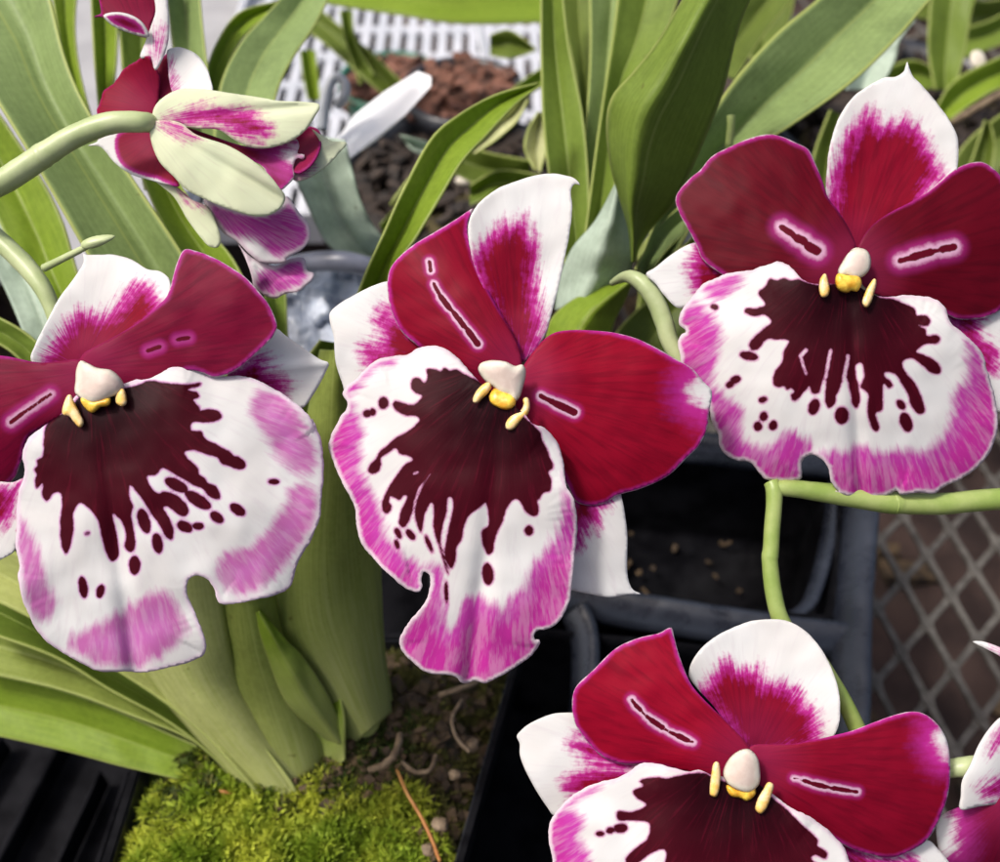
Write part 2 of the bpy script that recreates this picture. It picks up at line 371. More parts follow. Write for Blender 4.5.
M['moss_shaded'] = plain_mat('moss_deep_shade', (.03, .055, .008), (.07, .11, .012), 180, .8, .001, trans=.2)  # green moss, with the shade beside the leaf fan put into its colour
M['root'] = plain_mat('dead_root', (.09, .06, .035), (.22, .16, .10), 240, .7, .001)
M['husk'] = plain_mat('dry_husk', (.35, .13, .03), (.50, .26, .08), 200, .6, .0006, trans=.15)
M['pot_green'] = plain_mat('dark_green_plastic', (.01, .10, .06), (.02, .13, .08), 60, .35)
M['clear'] = plain_mat('blue_grey_plastic', (.30, .34, .43), (.68, .72, .80), 55, .2, .003, spec=.7)
M['terracotta'] = plain_mat('terracotta', (.10, .045, .025), (.14, .07, .04), 60, .8, .001)
M['bud'] = leaf_mat('bulb_pale', (.42, .46, .20), (.55, .55, .32), trans=.2)
def slab(name, pts, mat, parent=None, h=.002, kind=None, bev=0):
    """flat prism on world points (counter-clockwise seen from above)"""
    n = len(pts); V = [Vector(p) for p in pts] + [Vector(p)-Vector((0, 0, h)) for p in pts]
    F = [tuple(range(n)), tuple(range(2*n-1, n-1, -1))]+[(i, i+n, (i+1) % n+n, (i+1) % n) for i in range(n)]
    o = mesh(name, V, F, mat, parent, smooth=False)
    if bev:
        b = o.modifiers.new('b', 'BEVEL'); b.width = bev; b.segments = 3
    if kind: o['kind'] = kind
    return o
def bar(name, mat, parent, a, b, wd, h, bev=.001):
    a, b = Vector(a), Vector(b); t = (b-a).normalized(); s = Vector((-t.y, t.x, 0)).normalized()*wd/2
    return slab(name, [a-s, b-s, b+s, a+s], mat, parent, h, bev=bev)
# ground below the bench, pale matting on the far left of the bench
gr = []; nx = 60
V = [((i/nx-.5)*4, (j/nx)*4-1.2, -.13+.012*mnoise.noise(Vector((i*1.7, j*1.7, 0)))) for j in range(nx+1) for i in range(nx+1)]
V[0] = (-12, -8, -.14); V[nx] = (12, -8, -.14); V[-1-nx] = (-12, 16, -.14); V[-1] = (12, 16, -.14)
F = [(j*(nx+1)+i, j*(nx+1)+i+1, (j+1)*(nx+1)+i+1, (j+1)*(nx+1)+i) for j in range(nx) for i in range(nx)]
tag(mesh('ground', V, F, M['ground']), kind='structure')
tag(slab('floor', [(-.9, .40, -.004), (-.152, .40, -.004), (-.152, 1.6, -.004), (-.9, 1.6, -.004)], M['grey_mat'], h=.003), kind='structure')
# stones and shards lying below the bench
rnd = random.Random(3)
def rock(name, c, r, mat, parent=None, sq=.6, seed=0, flat=1.0):
    me = bpy.data.meshes.new(name); import bmesh
    bm = bmesh.new(); bmesh.ops.create_icosphere(bm, subdivisions=3, radius=1)
    rz = rnd.uniform(0, 6.28); cz, sz = math.cos(rz), math.sin(rz)
    for v in bm.verts:
        k = 1+.35*mnoise.noise(v.co*1.3+Vector((seed, 0, 0)))+.12*mnoise.noise(v.co*4+Vector((seed, 3, 0)))
        p = Vector((v.co.x*flat, v.co.y, v.co.z*sq))*k*r; v.co = Vector((c[0]+p.x*cz-p.y*sz, c[1]+p.x*sz+p.y*cz, c[2]+p.z))
    bm.to_mesh(me); bm.free(); me.materials.append(mat); me.polygons.foreach_set('use_smooth', [True]*len(me.polygons))
    return link(bpy.data.objects.new(name, me), parent)
V = []; F = []
def add_shard(V, F, c, a, b, h, rz, ry, rg):
    m = Matrix.Rotation(rz, 3, 'Z') @ Matrix.Rotation(ry, 3, 'Y'); i0 = len(V)
    for z in (-1, 1):
        for x, y in ((-1, -1), (1, -1), (1, 1), (-1, 1)):
            V.append(Vector(c)+m @ Vector((x*a*rg.uniform(.6, 1.1), y*b*rg.uniform(.6, 1.1), z*h)))
    F += [tuple(i0+k for k in f) for f in ((3, 2, 1, 0), (4, 5, 6, 7), (0, 1, 5, 4), (1, 2, 6, 5), (2, 3, 7, 6), (3, 0, 4, 7))]
for i in range(900):
    add_shard(V, F, (rnd.uniform(-.4, .8), rnd.uniform(.1, 1.6), -.125), rnd.uniform(.006, .02), rnd.uniform(.004, .013), .004, rnd.uniform(0, 6), rnd.uniform(-.6, .6), rnd)
tag(mesh('fallen_bark', V, F, M['bark'], smooth=False), 'loose dark bark pieces littering the soil below the mesh bench', 'bark', kind='stuff')
# ---- mesh bench
be = empty('mesh_bench', (.2, .5, 0), 'dull grey expanded metal bench top with diamond openings at lower right', 'bench')
o1 = G(903, 580, 0); v1 = (G(927.5, 623, 0)-G(903, 580, 0)); v2 = (G(927, 554, 0)-G(903, 580, 0))
V = []; F = []
def strand(a, b, wn_=.0040, wm=.0023, h=.0014):
    t = (b-a).normalized(); s = Vector((-t.y, t.x, 0)); i0 = len(V); m = (a+b)/2; a2 = a.lerp(b, .22); b2 = a.lerp(b, .78)
    for z in (0, -h):
        for p, w_ in ((a, wn_), (a2, wm), (b2, wm), (b, wn_)):
            V.append(p+s*w_/2+Vector((0, 0, z))); V.append(p-s*w_/2+Vector((0, 0, z)))
    for k in (0, 2, 4):
        F.extend([(i0+k, i0+k+1, i0+k+3, i0+k+2), (i0+8+k, i0+8+k+2, i0+8+k+3, i0+8+k+1), (i0+k, i0+k+2, i0+8+k+2, i0+8+k), (i0+k+1, i0+8+k+1, i0+8+k+3, i0+k+3)])
for i in range(-60, 40):
    for j in range(-60, 60):
        p = o1+v1*i+v2*j
        if .03 < p.x < .62 and .05 < p.y < 1.1:
            strand(p, p+v1); strand(p+Vector((0, 0, -.0007)), p+v2+Vector((0, 0, -.0007)))
mesh('expanded_mesh', V, F, M['zinc'], be, smooth=False)
bar('bench_rail', M['zinc'], be, (-.9, 1.62, 0), (.9, 1.62, 0), .03, .03)
# ---- white slotted tray behind
wt = empty('slotted_tray', G(400, 60, .004), 'white slotted plastic tray standing in the light behind the potted plants', 'tray')
V = []; F = []
x0, x1, y0, y1, z = -.15, .16, .42, .80, .012
def boxf(V, F, a, b):
    i0 = len(V)
    for zz in (a[2], b[2]):
        V += [(a[0], a[1], zz), (b[0], a[1], zz), (b[0], b[1], zz), (a[0], b[1], zz)]
    F += [tuple(i0+k for k in f) for f in ((3, 2, 1, 0), (4, 5, 6, 7), (0, 1, 5, 4), (1, 2, 6, 5), (2, 3, 7, 6), (3, 0, 4, 7))]
n = int((x1-x0)/.0088)
for i in range(n+1): boxf(V, F, (x0+i*.0088, y0, z-.002), (x0+i*.0088+.0052, y1, z))
m_ = int((y1-y0)/.030)
for j in range(m_+1): boxf(V, F, (x0, y0+j*.030, z-.0026), (x1, y0+j*.030+.007, z-.0003))
mesh('slotted_base', V, F, M['white_pl'], wt, smooth=False)
for a, b in (((x0, y0), (x1, y0)), ((x1, y0), (x1, y1)), ((x1, y1), (x0, y1)), ((x0, y1), (x0, y0))):
    bar('rim', M['white_pl'], wt, (a[0], a[1], .02), (b[0], b[1], .02), .004, .018)
# ---- black carry tray with square cells
ct = empty('carry_tray', G(700, 560, 0), 'glossy black plastic carry tray with deep square cells and raised rims, empty', 'tray')
slab('tray_base', [G(-250, 980, .001), G(868, 980, .001), G(868, 455, .001), G(380, 425, .001), G(-250, 425, .001)], M['black_matt'], ct, h=.003)
def cell(c, z=.05, fl=.006, inset=.86):
    A = [G(x, y, z) for x, y in c]; ce = sum(A, Vector())/4; Bm = [ce+(p-ce)*inset for p in A]; Bm = [Vector((p.x, p.y, fl)) for p in Bm]
    n_ = 10; V = []; F = []
    ring = []
    for k in range(n_+1):
        t = k/n_
        for i in range(4):
            for s_ in range(8):
                f = s_/8; top = A[i].lerp(A[(i+1) % 4], f); bot = Bm[i].lerp(Bm[(i+1) % 4], f); p = top.lerp(bot, t)
                rc = 1-.10*(abs(f-0)**.5 if f == 0 else 0); V.append(ce.xy.to_3d()*0+Vector((ce.x+(p.x-ce.x)*rc, ce.y+(p.y-ce.y)*rc, p.z)))
    for k in range(n_):
        for i in range(32): F.append((k*32+i, k*32+(i+1) % 32, (k+1)*32+(i+1) % 32, (k+1)*32+i))
    F.append(tuple(n_*32+i for i in range(32)))
    return mesh('cell', V, F, M['black_matt'], ct, smooth=True, solid=.0012)
cell([(560, 440), (842, 462), (836, 618), (490, 588)]); cell([(470, 622), (836, 660), (842, 900), (420, 900)])
def rim(pts, r, z=.052, sq=.42):
    return tube_w('rim', M['black_rim'], ct, [G(x, y, z) for x, y in pts], [r]*len(pts), n=16, squash=sq, sub=8, jit=.05)
rim([(430, 590), (520, 592), (600, 605), (700, 622), (780, 634), (852, 642)], .0058, .050)
rim([(868, 440), (862, 500), (857, 560), (852, 620), (850, 700), (846, 800), (842, 900)], .0066)
rim([(560, 437), (700, 448), (868, 466)], .0055)
rim([(836, 470), (830, 530), (815, 590), (800, 612), (770, 622)], .0030, .046)
rim([(575, 612), (585, 640), (583, 700), (570, 800)], .0050, .050)
for a, b, wd in (((62, 735), (-25, 900), .0022), ((0, 735), (-100, 900), .002), ((128, 770), (85, 900), .0012), ((100, 770), (40, 900), .001)):
    bar('tray_rib', M['black_matt'], ct, G(*a, .012), G(*b, .012), wd, .010, .0012)
V = []; F = []
for i in range(40):
    p = G(rnd.uniform(520, 830), rnd.uniform(480, 620), .0); add_shard(V, F, (p.x, p.y, .009+rnd.uniform(0, .003)), rnd.uniform(.0007, .002), rnd.uniform(.0005, .001), .0005, rnd.uniform(0, 6), rnd.uniform(-.5, .5), rnd)
tag(mesh('plant_debris', V, F, M['bark'], smooth=False), 'brown crumbs of bark scattered in the bottom of the black tray cell', 'debris', kind='stuff')
# ---- moss-covered square pot
PZ = .070
mp = empty('square_pot', G(300, 800, 0), 'square black plastic pot at lower left, filled with bark and moss', 'pot')
q4 = [G(180, 640, PZ), G(520, 640, PZ), G(436, 935, PZ), G(88, 935, PZ)]
qc = sum(q4, Vector())/4
def potwall(k0, k1, z0, z1, name):
    V = []; F = []
    for k, z in ((k0, z0), (k1, z1)):
        for p in q4: V.append(Vector((qc.x+(p.x-qc.x)*k, qc.y+(p.y-qc.y)*k, z)))
    F = [(i, (i+1) % 4, (i+1) % 4+4, i+4) for i in range(4)]
    return mesh(name, V, F, M['black'], mp, smooth=False, solid=.0014)
potwall(1.0, .84, PZ, .002, 'pot_wall')
V = []; F = []
for k, z in ((1.0, PZ+.0005), (1.03, PZ+.001), (1.035, PZ-.006)):
    for p in q4: V.append(Vector((qc.x+(p.x-qc.x)*k, qc.y+(p.y-qc.y)*k, z)))
for k in range(2): F += [(k*4+i, k*4+(i+1) % 4, k*4+4+(i+1) % 4, k*4+4+i) for i in range(4)]
mesh('pot_rim', V, F, M['black_matt'], mp, smooth=False, solid=.0012)
def soil(u, v):
    a = q4[0].lerp(q4[1], u); b = q4[3].lerp(q4[2], u); p = a.lerp(b, v)
    e = min(u, 1-u, v, 1-v)*2
    h = .012*min(1, e*2.2)**.6+.004*mnoise.noise(p*90)+.0022*mnoise.noise(p*260)+.001*mnoise.noise(p*700)
    return Vector((qc.x+(p.x-qc.x)*.97, qc.y+(p.y-qc.y)*.97, PZ-.008+h))
N_ = 150; V = [soil(i/N_, j/N_) for j in range(N_+1) for i in range(N_+1)]
F = [(j*(N_+1)+i, j*(N_+1)+i+1, (j+1)*(N_+1)+i+1, (j+1)*(N_+1)+i) for j in range(N_) for i in range(N_)]
mesh('potting_mix', V, F, M['humus'], mp)
def px_of(p):
    r = Vector(p)-O; d = r.dot(FWD); return 500+r.dot(RGT)/(K*d), 431-r.dot(UPV)/(K*d)
def mossiness(u, v):
    n_ = mnoise.noise(Vector((u*5, v*5, 3)))*.16+mnoise.noise(Vector((u*14, v*14, 5)))*.12
    front = (v-.52)*3.0-(max(0, u-.80))*4+n_*3; return front
rm = random.Random(11)
def tufts(cond, count, hmin, hmax, wd):
    V = []; F = []; c = 0; guard = 0
    while c < count and guard < count*12:
        guard += 1; u, v = rm.random(), rm.random()
        if not cond(u, v): continue
        p = soil(u, v); c += 1
        lean = Vector((rm.gauss(0, .6), rm.gauss(0, .6), 1)).normalized(); h = rm.uniform(hmin, hmax)
        for k in range(5):
            a = k*1.256+rm.uniform(0, 1); dr = (Vector((math.cos(a), math.sin(a), 0))*rm.uniform(.5, 1.3)+lean).normalized()
            s_ = dr.cross(Vector((rm.gauss(0, 1), rm.gauss(0, 1), .3))).normalized()*wd*rm.uniform(.6, 1.2); i0 = len(V)
            b0 = p+lean*h*.3*rm.random(); V += [b0-s_*.4, b0+s_*.4, b0+dr*h*.55+s_, b0+dr*h, b0+dr*h*.55-s_]; F += [(i0, i0+1, i0+2, i0+4), (i0+4, i0+2, i0+3)]
    return V, F
V, F = tufts(lambda u, v: mossiness(u, v) > .12 and mnoise.noise(Vector((u*20, v*20, 2))) > -.22, 9000, .0012, .0040, .00042)
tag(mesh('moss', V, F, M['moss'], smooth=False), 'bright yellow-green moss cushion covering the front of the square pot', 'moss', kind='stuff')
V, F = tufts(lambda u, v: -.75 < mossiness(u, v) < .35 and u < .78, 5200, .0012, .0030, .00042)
tag(mesh('shaded_moss', V, F, M['moss_shaded'], smooth=False), 'green moss around the base of the leaf fan, coloured darker for shade', 'moss', kind='stuff')
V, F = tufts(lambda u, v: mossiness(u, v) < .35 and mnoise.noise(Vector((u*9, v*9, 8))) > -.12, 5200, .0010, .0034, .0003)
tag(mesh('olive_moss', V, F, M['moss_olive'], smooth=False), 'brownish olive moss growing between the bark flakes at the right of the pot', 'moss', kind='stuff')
V = []; F = []
for i in range(480):
    u, v = rm.uniform(.45, .99), rm.uniform(.02, .97)
    if mossiness(u, v) > .35: continue
    p = soil(u, v); add_shard(V, F, p+Vector((0, 0, .001)), rm.uniform(.0008, .0034), rm.uniform(.0006, .0018), rm.uniform(.0004, .001), rm.uniform(0, 6), rm.uniform(-.9, .9), rm)
tag(mesh('bark_substrate', V, F, M['bark'], smooth=False), 'brown bark flakes packed at the right side of the mossy pot', 'bark', kind='stuff')
def rootline(pts, r, mat='root', lab=None):
    t = tube_w('dead_root', M[mat], None, [G(x, y, z) for x, y, z in pts], [r]*len(pts), n=8, jit=.3); tag(t, lab, 'root', 'dead roots lying on the potting mix'); return t
rootline([(400, 735, .084), (396, 752, .087), (385, 764, .086), (370, 770, .083)], .0009, lab='pale curved root stub beside the reddish base of the leaf fan')
rootline([(402, 762, .084), (415, 772, .085), (430, 770, .086), (436, 756, .083)], .0006, lab='short looped root right of the pale curved stub')
rootline([(397, 770, .083), (408, 795, .086), (420, 815, .085), (432, 840, .084), (440, 862, .082)], .00045, 'husk', 'thin yellow straw running down to the front of the pot')
rootline([(462, 700, .084), (452, 720, .086), (458, 740, .084), (470, 752, .084)], .0005, lab='fine wiry root near the right rim of the pot')
rootline([(440, 695, .084), (455, 690, .088), (475, 683, .087), (492, 672, .083)], .0007, lab='pale root just under the tip of the centre lip')
cm = []
for x, y, r, lab in ((472, 745, .0016, 'pale grain near the pot rim, uppermost of those on the bark'), (455, 775, .0014, 'pale grain below the looped root'), (440, 825, .0018, 'largest pale grain, beside the thin yellow straw'), (428, 850, .0015, 'pale grain at the bottom edge left of the pot rim')):
    p = G(x, y, .082); o = rock('perlite_grain', p, r, M['grain'] if 'grain' in M else M['root'], seed=x*.1); tag(o, lab, 'grain', 'pale grains on the potting mix')
# ---- potted bark and odds and ends behind
def roundpot(label, cx, cy, z, r, h, mat, fill, cat='pot'):
    c = G(cx, cy, z); t = empty('round_pot', Vector((c.x, c.y, z-h)), label, cat, 'round pots at the back'); V = []; F = []; n = 40
    prof = [(r*.72, -h), (r*.97, -.01), (r*1.08, -.0095), (r*1.08, 0), (r*.98, 0), (r*.94, -.012)]
    for a, zz in prof:
        for k in range(n): V.append((c.x+a*math.cos(k*2*math.pi/n), c.y+a*math.sin(k*2*math.pi/n), z+zz))
    for i in range(len(prof)-1):
        for k in range(n): F.append((i*n+k, i*n+(k+1) % n, (i+1)*n+(k+1) % n, (i+1)*n+k))
    F.append(tuple(range(n)))
    mesh('pot_body', V, F, M[mat], t, smooth=True)
    V = [(c.x, c.y, z-.008)]+[(c.x+r*.95*math.cos(k*2*math.pi/n), c.y+r*.95*math.sin(k*2*math.pi/n), z-.010) for k in range(n)]
    mesh('potting_mix', V, [(0, 1+k, 1+(k+1) % n) for k in range(n)], M['humus'], t)
    V = []; F = []
    for i in range(260):
        a = rnd.uniform(0, 6.28); q_ = r*.9*math.sqrt(rnd.random()); add_shard(V, F, (c.x+q_*math.cos(a), c.y+q_*math.sin(a), z-.007+rnd.uniform(0, .006)), rnd.uniform(.003, .008), rnd.uniform(.002, .004), .0012, rnd.uniform(0, 6), rnd.uniform(-.7, .7), rnd)
    b = mesh('bark_filling', V, F, M[fill], t, smooth=False); b['kind'] = 'stuff'
    return t
roundpot('black pot of reddish bark chips behind the white plant tag', 462, 88, .085, .024, .08, 'black', 'bark_red')
roundpot('dark green pot rim with reddish bark, left of the other bark pot', 392, 78, .075, .022, .07, 'pot_green', 'bark_red')
roundpot('black pot with dark damp bark below the white plant tag', 455, 190, .075, .050, .07, 'black', 'bark_damp')
roundpot('black pot half hidden behind the upright leaves', 690, 40, .085, .05, .08, 'black', 'bark_damp')
roundpot('black pot at the upper right corner behind the white sepal', 905, 110, .06, .06, .06, 'black', 'bark_damp')
o = tube('support_wire', M['white_pl'], None, [(430, 55, .50, 4), (434, 75, .49, 4), (436, 100, .48, 4), (434, 130, .48, 4)]); tag(o, 'pale thin support stick left in the bark pot', 'stick')
o = tube('support_wire', M['white_pl'], None, [(476, 15, .50, 4), (482, 40, .49, 4), (485, 70, .48, 4), (484, 105, .48, 4)]); tag(o, 'pale thin support stick right in the bark pot', 'stick')
# white plant tag
tp = [P(336, 140, .338), P(346, 161, .328), P(375, 141, .335), P(405, 115, .342), P(431, 86, .35), P(431, 76, .354), P(418, 71, .358), P(385, 91, .352), P(355, 114, .345)]
V = []; nn = len(tp); off = FWD*.0007; tc = sum(tp, Vector())/nn
V = tp+[p+off for p in tp]
o = mesh('plant_tag', V, [tuple(range(nn))[::-1], tuple(range(nn, 2*nn))]+[(i, (i+1) % nn, (i+1) % nn+nn, i+nn) for i in range(nn)], M['tag'], smooth=False)
b = o.modifiers.new('b', 'BEVEL'); b.width = .0002; b.segments = 2
tag(o, 'blank white plastic plant tag leaning over dark bark behind the flowers', 'plant tag')
o = tube('plant_clip', M['white_pl'], None, [(322, 130, .33, 6), (324, 108, .33, 6), (328, 88, .33, 5.5), (336, 77, .33, 5), (345, 84, .33, 5), (344, 97, .33, 5), (337, 105, .332, 5)], sub=8); tag(o, 'curled white plastic clip left of the plant tag', 'clip')
# sage strap and crumpled blue-grey pot
o = leaf('broad_leaf', M['leaf_sage'], None, [(275, 130), (290, 165), (305, 200), (325, 240), (350, 262)], [(345, 140), (352, 170), (362, 205), (380, 235), (405, 256)], [.30, .302, .306, .312, .318], fold=9, seed=77, wav=3); tag(o, 'broad pale sage green leaf under the white plant tag', 'leaf')
cp = empty('plastic_pot', G(330, 320, 0), 'blue-grey translucent plastic pot with crumpled film behind the left and centre flowers', 'pot')
M['clear_rim'] = plain_mat('slate_blue_plastic', (.10, .11, .15), (.17, .18, .23), 60, .35, .0004)
tube('rim', M['clear_rim'], cp, [(280, 268, .31, 9), (310, 262, .305, 10), (345, 262, .302, 11), (380, 272, .305, 10), (405, 292, .31, 9)], sub=8)
V = []; F = []; n_ = 60
for j in range(n_+1):
    for i in range(n_+1):
        x = 270+i/n_*140; y = 262+j/n_*150; k = mnoise.noise(Vector((x*.045, y*.045, 1)))*.007+mnoise.noise(Vector((x*.12, y*.12, 4)))*.0028
        V.append(P(x, y, .325+k-.03*j/n_))
F = [(j*(n_+1)+i, j*(n_+1)+i+1, (j+1)*(n_+1)+i+1, (j+1)*(n_+1)+i) for j in range(n_) for i in range(n_)]
mesh('crumpled_film', V, F, M['clear'], cp, solid=.0006)
# ================================================================== LEAFY PLANTS
def plant(label, loc): return empty('orchid_plant', loc, label, 'orchid plant')
A = plant('orchid plant with a pale leaf fan growing from the mossy square pot', G(300, 800, PZ))
LF = lambda *a, **k: leaf('leaf', *a, **k)
LF(M['leaf_bright'], A, [(-40, 728), (60, 750), (120, 766), (180, 780), (262, 800)], [(-40, 668), (40, 683), (100, 703), (180, 738), (255, 770)], [.280, .279, .278, .278, .279], fold=3, seed=1, root=1, pale=0.3)
LF(M['leaf_olive'], A, [(-40, 668), (60, 690), (130, 715), (200, 745), (270, 800)], [(-40, 600), (60, 640), (130, 680), (205, 722), (285, 795)], [.272, .272, .272, .273, .277], fold=5, seed=2, root=1, pale=0.4)
LF(M['leaf'], A, [(-40, 625), (50, 655), (110, 690), (180, 730), (262, 800)], [(-40, 560), (35, 612), (95, 655), (170, 700), (250, 755), (285, 800)], [.264, .265, .267, .27, .276], fold=8, seed=3, root=1, pale=0.3)
LF(M['sheath'], A, [(-40, 585), (30, 618), (100, 660), (190, 722), (258, 795), (270, 812)], [(-40, 520), (60, 580), (140, 640), (225, 705), (290, 780), (300, 815)], [.256, .258, .262, .266, .270, .274], fold=6, seed=4, root=1, pale=0.5)
LF(M['sheath'], A, [(264, 816), (228, 772), (196, 735), (165, 698), (130, 645), (110, 600), (100, 540)], [(326, 806), (300, 768), (268, 730), (242, 690), (230, 650), (222, 600), (214, 540)], [.270, .266, .262, .258, .252, .248, .244], fold=0, bow=6, seed=5, thick=.0012, root=0, pale=.95)
LF(M['leaf_bright'], A, [(200, 700), (192, 650), (186, 600), (184, 560)], [(240, 690), (228, 640), (222, 600), (220, 560)], [.285, .280, .278, .275], fold=3, seed=51)
LF(M['leaf_olive'], A, [(276, 818), (252, 768), (236, 716), (226, 660), (220, 600), (218, 560)], [(330, 798), (326, 745), (308, 690), (288, 645), (275, 600), (270, 560)], [.273, .268, .262, .256, .25, .245], fold=0, bow=7, seed=6, thick=.0011, root=0, pale=.55)
LF(M['leaf_olive'], A, [(352, 745), (312, 695), (278, 640), (276, 560), (296, 480), (312, 400), (322, 350)], [(390, 712), (382, 640), (378, 580), (372, 530), (362, 460), (352, 400), (350, 350)], [.272, .263, .256, .248, .242, .238, .236], fold=0, bow=7, seed=7, thick=.0011, root=0, pale=.55)
LF(M['leaf_olive'], A, [(330, 730), (320, 650), (322, 560), (326, 470), (330, 380)], [(392, 700), (384, 640), (380, 560), (376, 480), (372, 400)], [.28, .27, .262, .256, .25], fold=-5, seed=71, root=0, pale=.4)
LF(M['leaf_bright'], A, [(335, 745), (290, 705), (270, 660), (261, 630), (258, 612)], [(345, 740), (325, 690), (300, 655), (280, 635), (259, 611)], [.272, .262, .256, .252, .25], fold=-3, seed=8, thick=.001, root=0, pale=.7)
LF(M['leaf_bright'], A, [(310, 790), (295, 750), (290, 700), (288, 650)], [(345, 760), (345, 720), (340, 690), (335, 650)], [.274, .27, .268, .262], fold=4, seed=9, root=0)
LF(M['leaf_bright'], A, [(318, 560), (322, 460), (338, 360), (361, 285), (385, 230), (402, 192), (430, 140), (458, 115), (495, 95), (538, 83)], [(345, 560), (362, 460), (378, 360), (398, 270), (418, 235), (436, 205), (462, 162), (487, 135), (515, 105), (541, 85)], [.268, .258, .25, .246, .245, .246, .25, .256, .264, .272], fold=5, seed=11, n=110)
for a, b, dd in (([(208, 800), (222, 806), (238, 810)], [(212, 788), (226, 792), (242, 797)], .272), ([(246, 830), (272, 838), (305, 828)], [(262, 820), (280, 816), (300, 812)], .270)):
    hk = leaf('dry_husk', M['husk'], A, a, b, [dd, dd-.002, dd], fold=3, n=20, m=8, seed=5, wav=3)
blob('pseudobulb', M['sheath'], A, .281, 296, 775, 48, 24, 64, c=20, taper=.15, n=28)
blob('pseudobulb', M['sheath'], A, .275, 352, 690, 50, 24, 70, c=22, taper=.1, n=28)
t = tube_w('young_shoot', M['stem_pale'], None, [G(377, 690, .085), G(377, 655, .085), G(376, 620, .088), G(376, 600, .09)], [.0009, .0009, .0013, .0016], n=10); tag(t, 'tiny pale-tipped shoot poking up beside the leaf fan', 'shoot')
# upper-left plant
Bp = plant('orchid plant at upper left with a broad folded leaf crossing behind the nodding flower', G(60, 420, .03))
LF(M['leaf_grey'], Bp, [(-70, 20), (-20, 75), (0, 106), (38, 168), (85, 250), (130, 330), (180, 420)], [(40, -40), (52, 5), (66, 60), (88, 110), (130, 175), (180, 250), (228, 330), (270, 420)], [.262, .258, .255, .253, .252, .252, .255], fold=9, mrib=.30, seed=21, n=90)
LF(M['leaf_bright'], Bp, [(-60, 100), (-20, 180), (10, 245), (40, 300), (80, 380)], [(-10, 100), (35, 168), (62, 220), (80, 280), (110, 360)], [.268, .266, .264, .262, .26], fold=4, seed=22)
LF(M['leaf_sage'], Bp, [(-40, 210), (-10, 260), (10, 300), (30, 350)], [(0, 190), (25, 235), (45, 270), (70, 330)], [.276, .275, .274, .27], fold=4, seed=23)
LF(M['leaf'], Bp, [(-50, 330), (-10, 340), (20, 360), (50, 400)], [(-50, 300), (0, 318), (40, 345), (70, 390)], [.25, .25, .25, .25], fold=3, seed=24)
LF(M['leaf_bright'], Bp, [(48, -30), (58, 30), (70, 90), (90, 160)], [(80, -30), (75, 30), (84, 90), (106, 160)], [.30, .295, .29, .285], fold=3, seed=25)
LF(M['leaf_bright'], Bp, [(90, -30), (93, 40), (97, 90), (103, 150)], [(119, -30), (117, 50), (114, 90), (112, 150)], [.29, .288, .285, .28], fold=4, seed=26)
LF(M['leaf'], Bp, [(114, -30), (120, 40), (126, 100), (145, 190)], [(165, -30), (163, 50), (164, 100), (172, 190)], [.295, .29, .285, .28], fold=6, seed=27)
LF(M['leaf_grey'], Bp, [(165, -30), (172, 40), (180, 90), (195, 170)], [(198, -30), (203, 30), (209, 80), (220, 170)], [.30, .295, .29, .285], fold=6, seed=28)
LF(M['leaf_grey'], Bp, [(318, -40), (265, 15), (236, 50), (218, 95), (212, 170)], [(345, -40), (318, 20), (292, 60), (275, 100), (262, 180)], [.32, .31, .30, .29, .28], fold=5, seed=29)
LF(M['leaf_bright'], Bp, [(275, 2), (240, 12), (218, 40), (206, 75), (205, 115)], [(285, 5), (252, 28), (234, 52), (220, 90), (213, 120)], [.325, .318, .31, .30, .29], fold=4, seed=30)
LF(M['leaf_bright'], Bp, [(135, 160), (158, 215), (186, 265), (225, 330)], [(170, 165), (205, 225), (235, 262), (268, 330)], [.272, .268, .262, .26], fold=5, seed=31)
LF(M['leaf'], Bp, [(262, 270), (265, 300), (268, 350)], [(284, 270), (286, 300), (288, 350)], [.28, .275, .27], fold=3, seed=32)
# upper-right plant
Cp = plant('orchid plant at upper middle with a wide twisted leaf and long straps', G(600, 330, .06))
LF(M['leaf_dark'], Cp, [(556, -40), (566, 30), (578, 90), (585, 150)], [(596, -40), (594, 30), (592, 90), (590, 150)], [.33, .32, .31, .30], fold=3, seed=41)
LF(M['leaf'], Cp, [(541, -40), (541, 40), (543, 120), (551, 190), (563, 250), (572, 340)], [(560, -40), (568, 40), (582, 110), (588, 170), (590, 240), (592, 340)], [.30, .295, .29, .285, .28, .28], fold=5, seed=42)
LF(M['leaf_grey'], Cp, [(588, -40), (590, 40), (587, 110), (580, 190), (570, 300)], [(640, -40), (628, 40), (618, 110), (608, 190), (592, 300)], [.31, .305, .295, .29, .285], fold=6, seed=43)
LF(M['leaf'], Cp, [(622, -40), (612, 40), (600, 120), (588, 210), (575, 310)], [(690, -40), (662, 45), (632, 90), (620, 150), (612, 210), (600, 310)], [.30, .295, .288, .28, .28], fold=5, seed=44)
LF(M['leaf'], Cp, [(705, -60), (690, -15), (674, 15), (655, 46), (632, 74), (613, 96), (607, 122), (610, 160), (619, 195), (629, 230), (632, 262)], [(775, -60), (757, -15), (744, 12), (735, 40), (723, 90), (706, 135), (690, 172), (674, 203), (653, 226), (640, 245), (634, 262)], [.240, .238, .236, .236, .238, .24, .243, .246, .25, .254, .257], fold=-13, mrib=-.3, seed=45, n=110)
LF(M['leaf_grey'], Cp, [(870, -60), (830, -12), (775, 35), (735, 80), (702, 130), (665, 200), (635, 270)], [(985, -60), (930, 0), (900, 35), (852, 82), (792, 125), (742, 158), (700, 212), (662, 280)], [.30, .292, .285, .28, .276, .274, .272], fold=10, mrib=.05, seed=46, n=90)
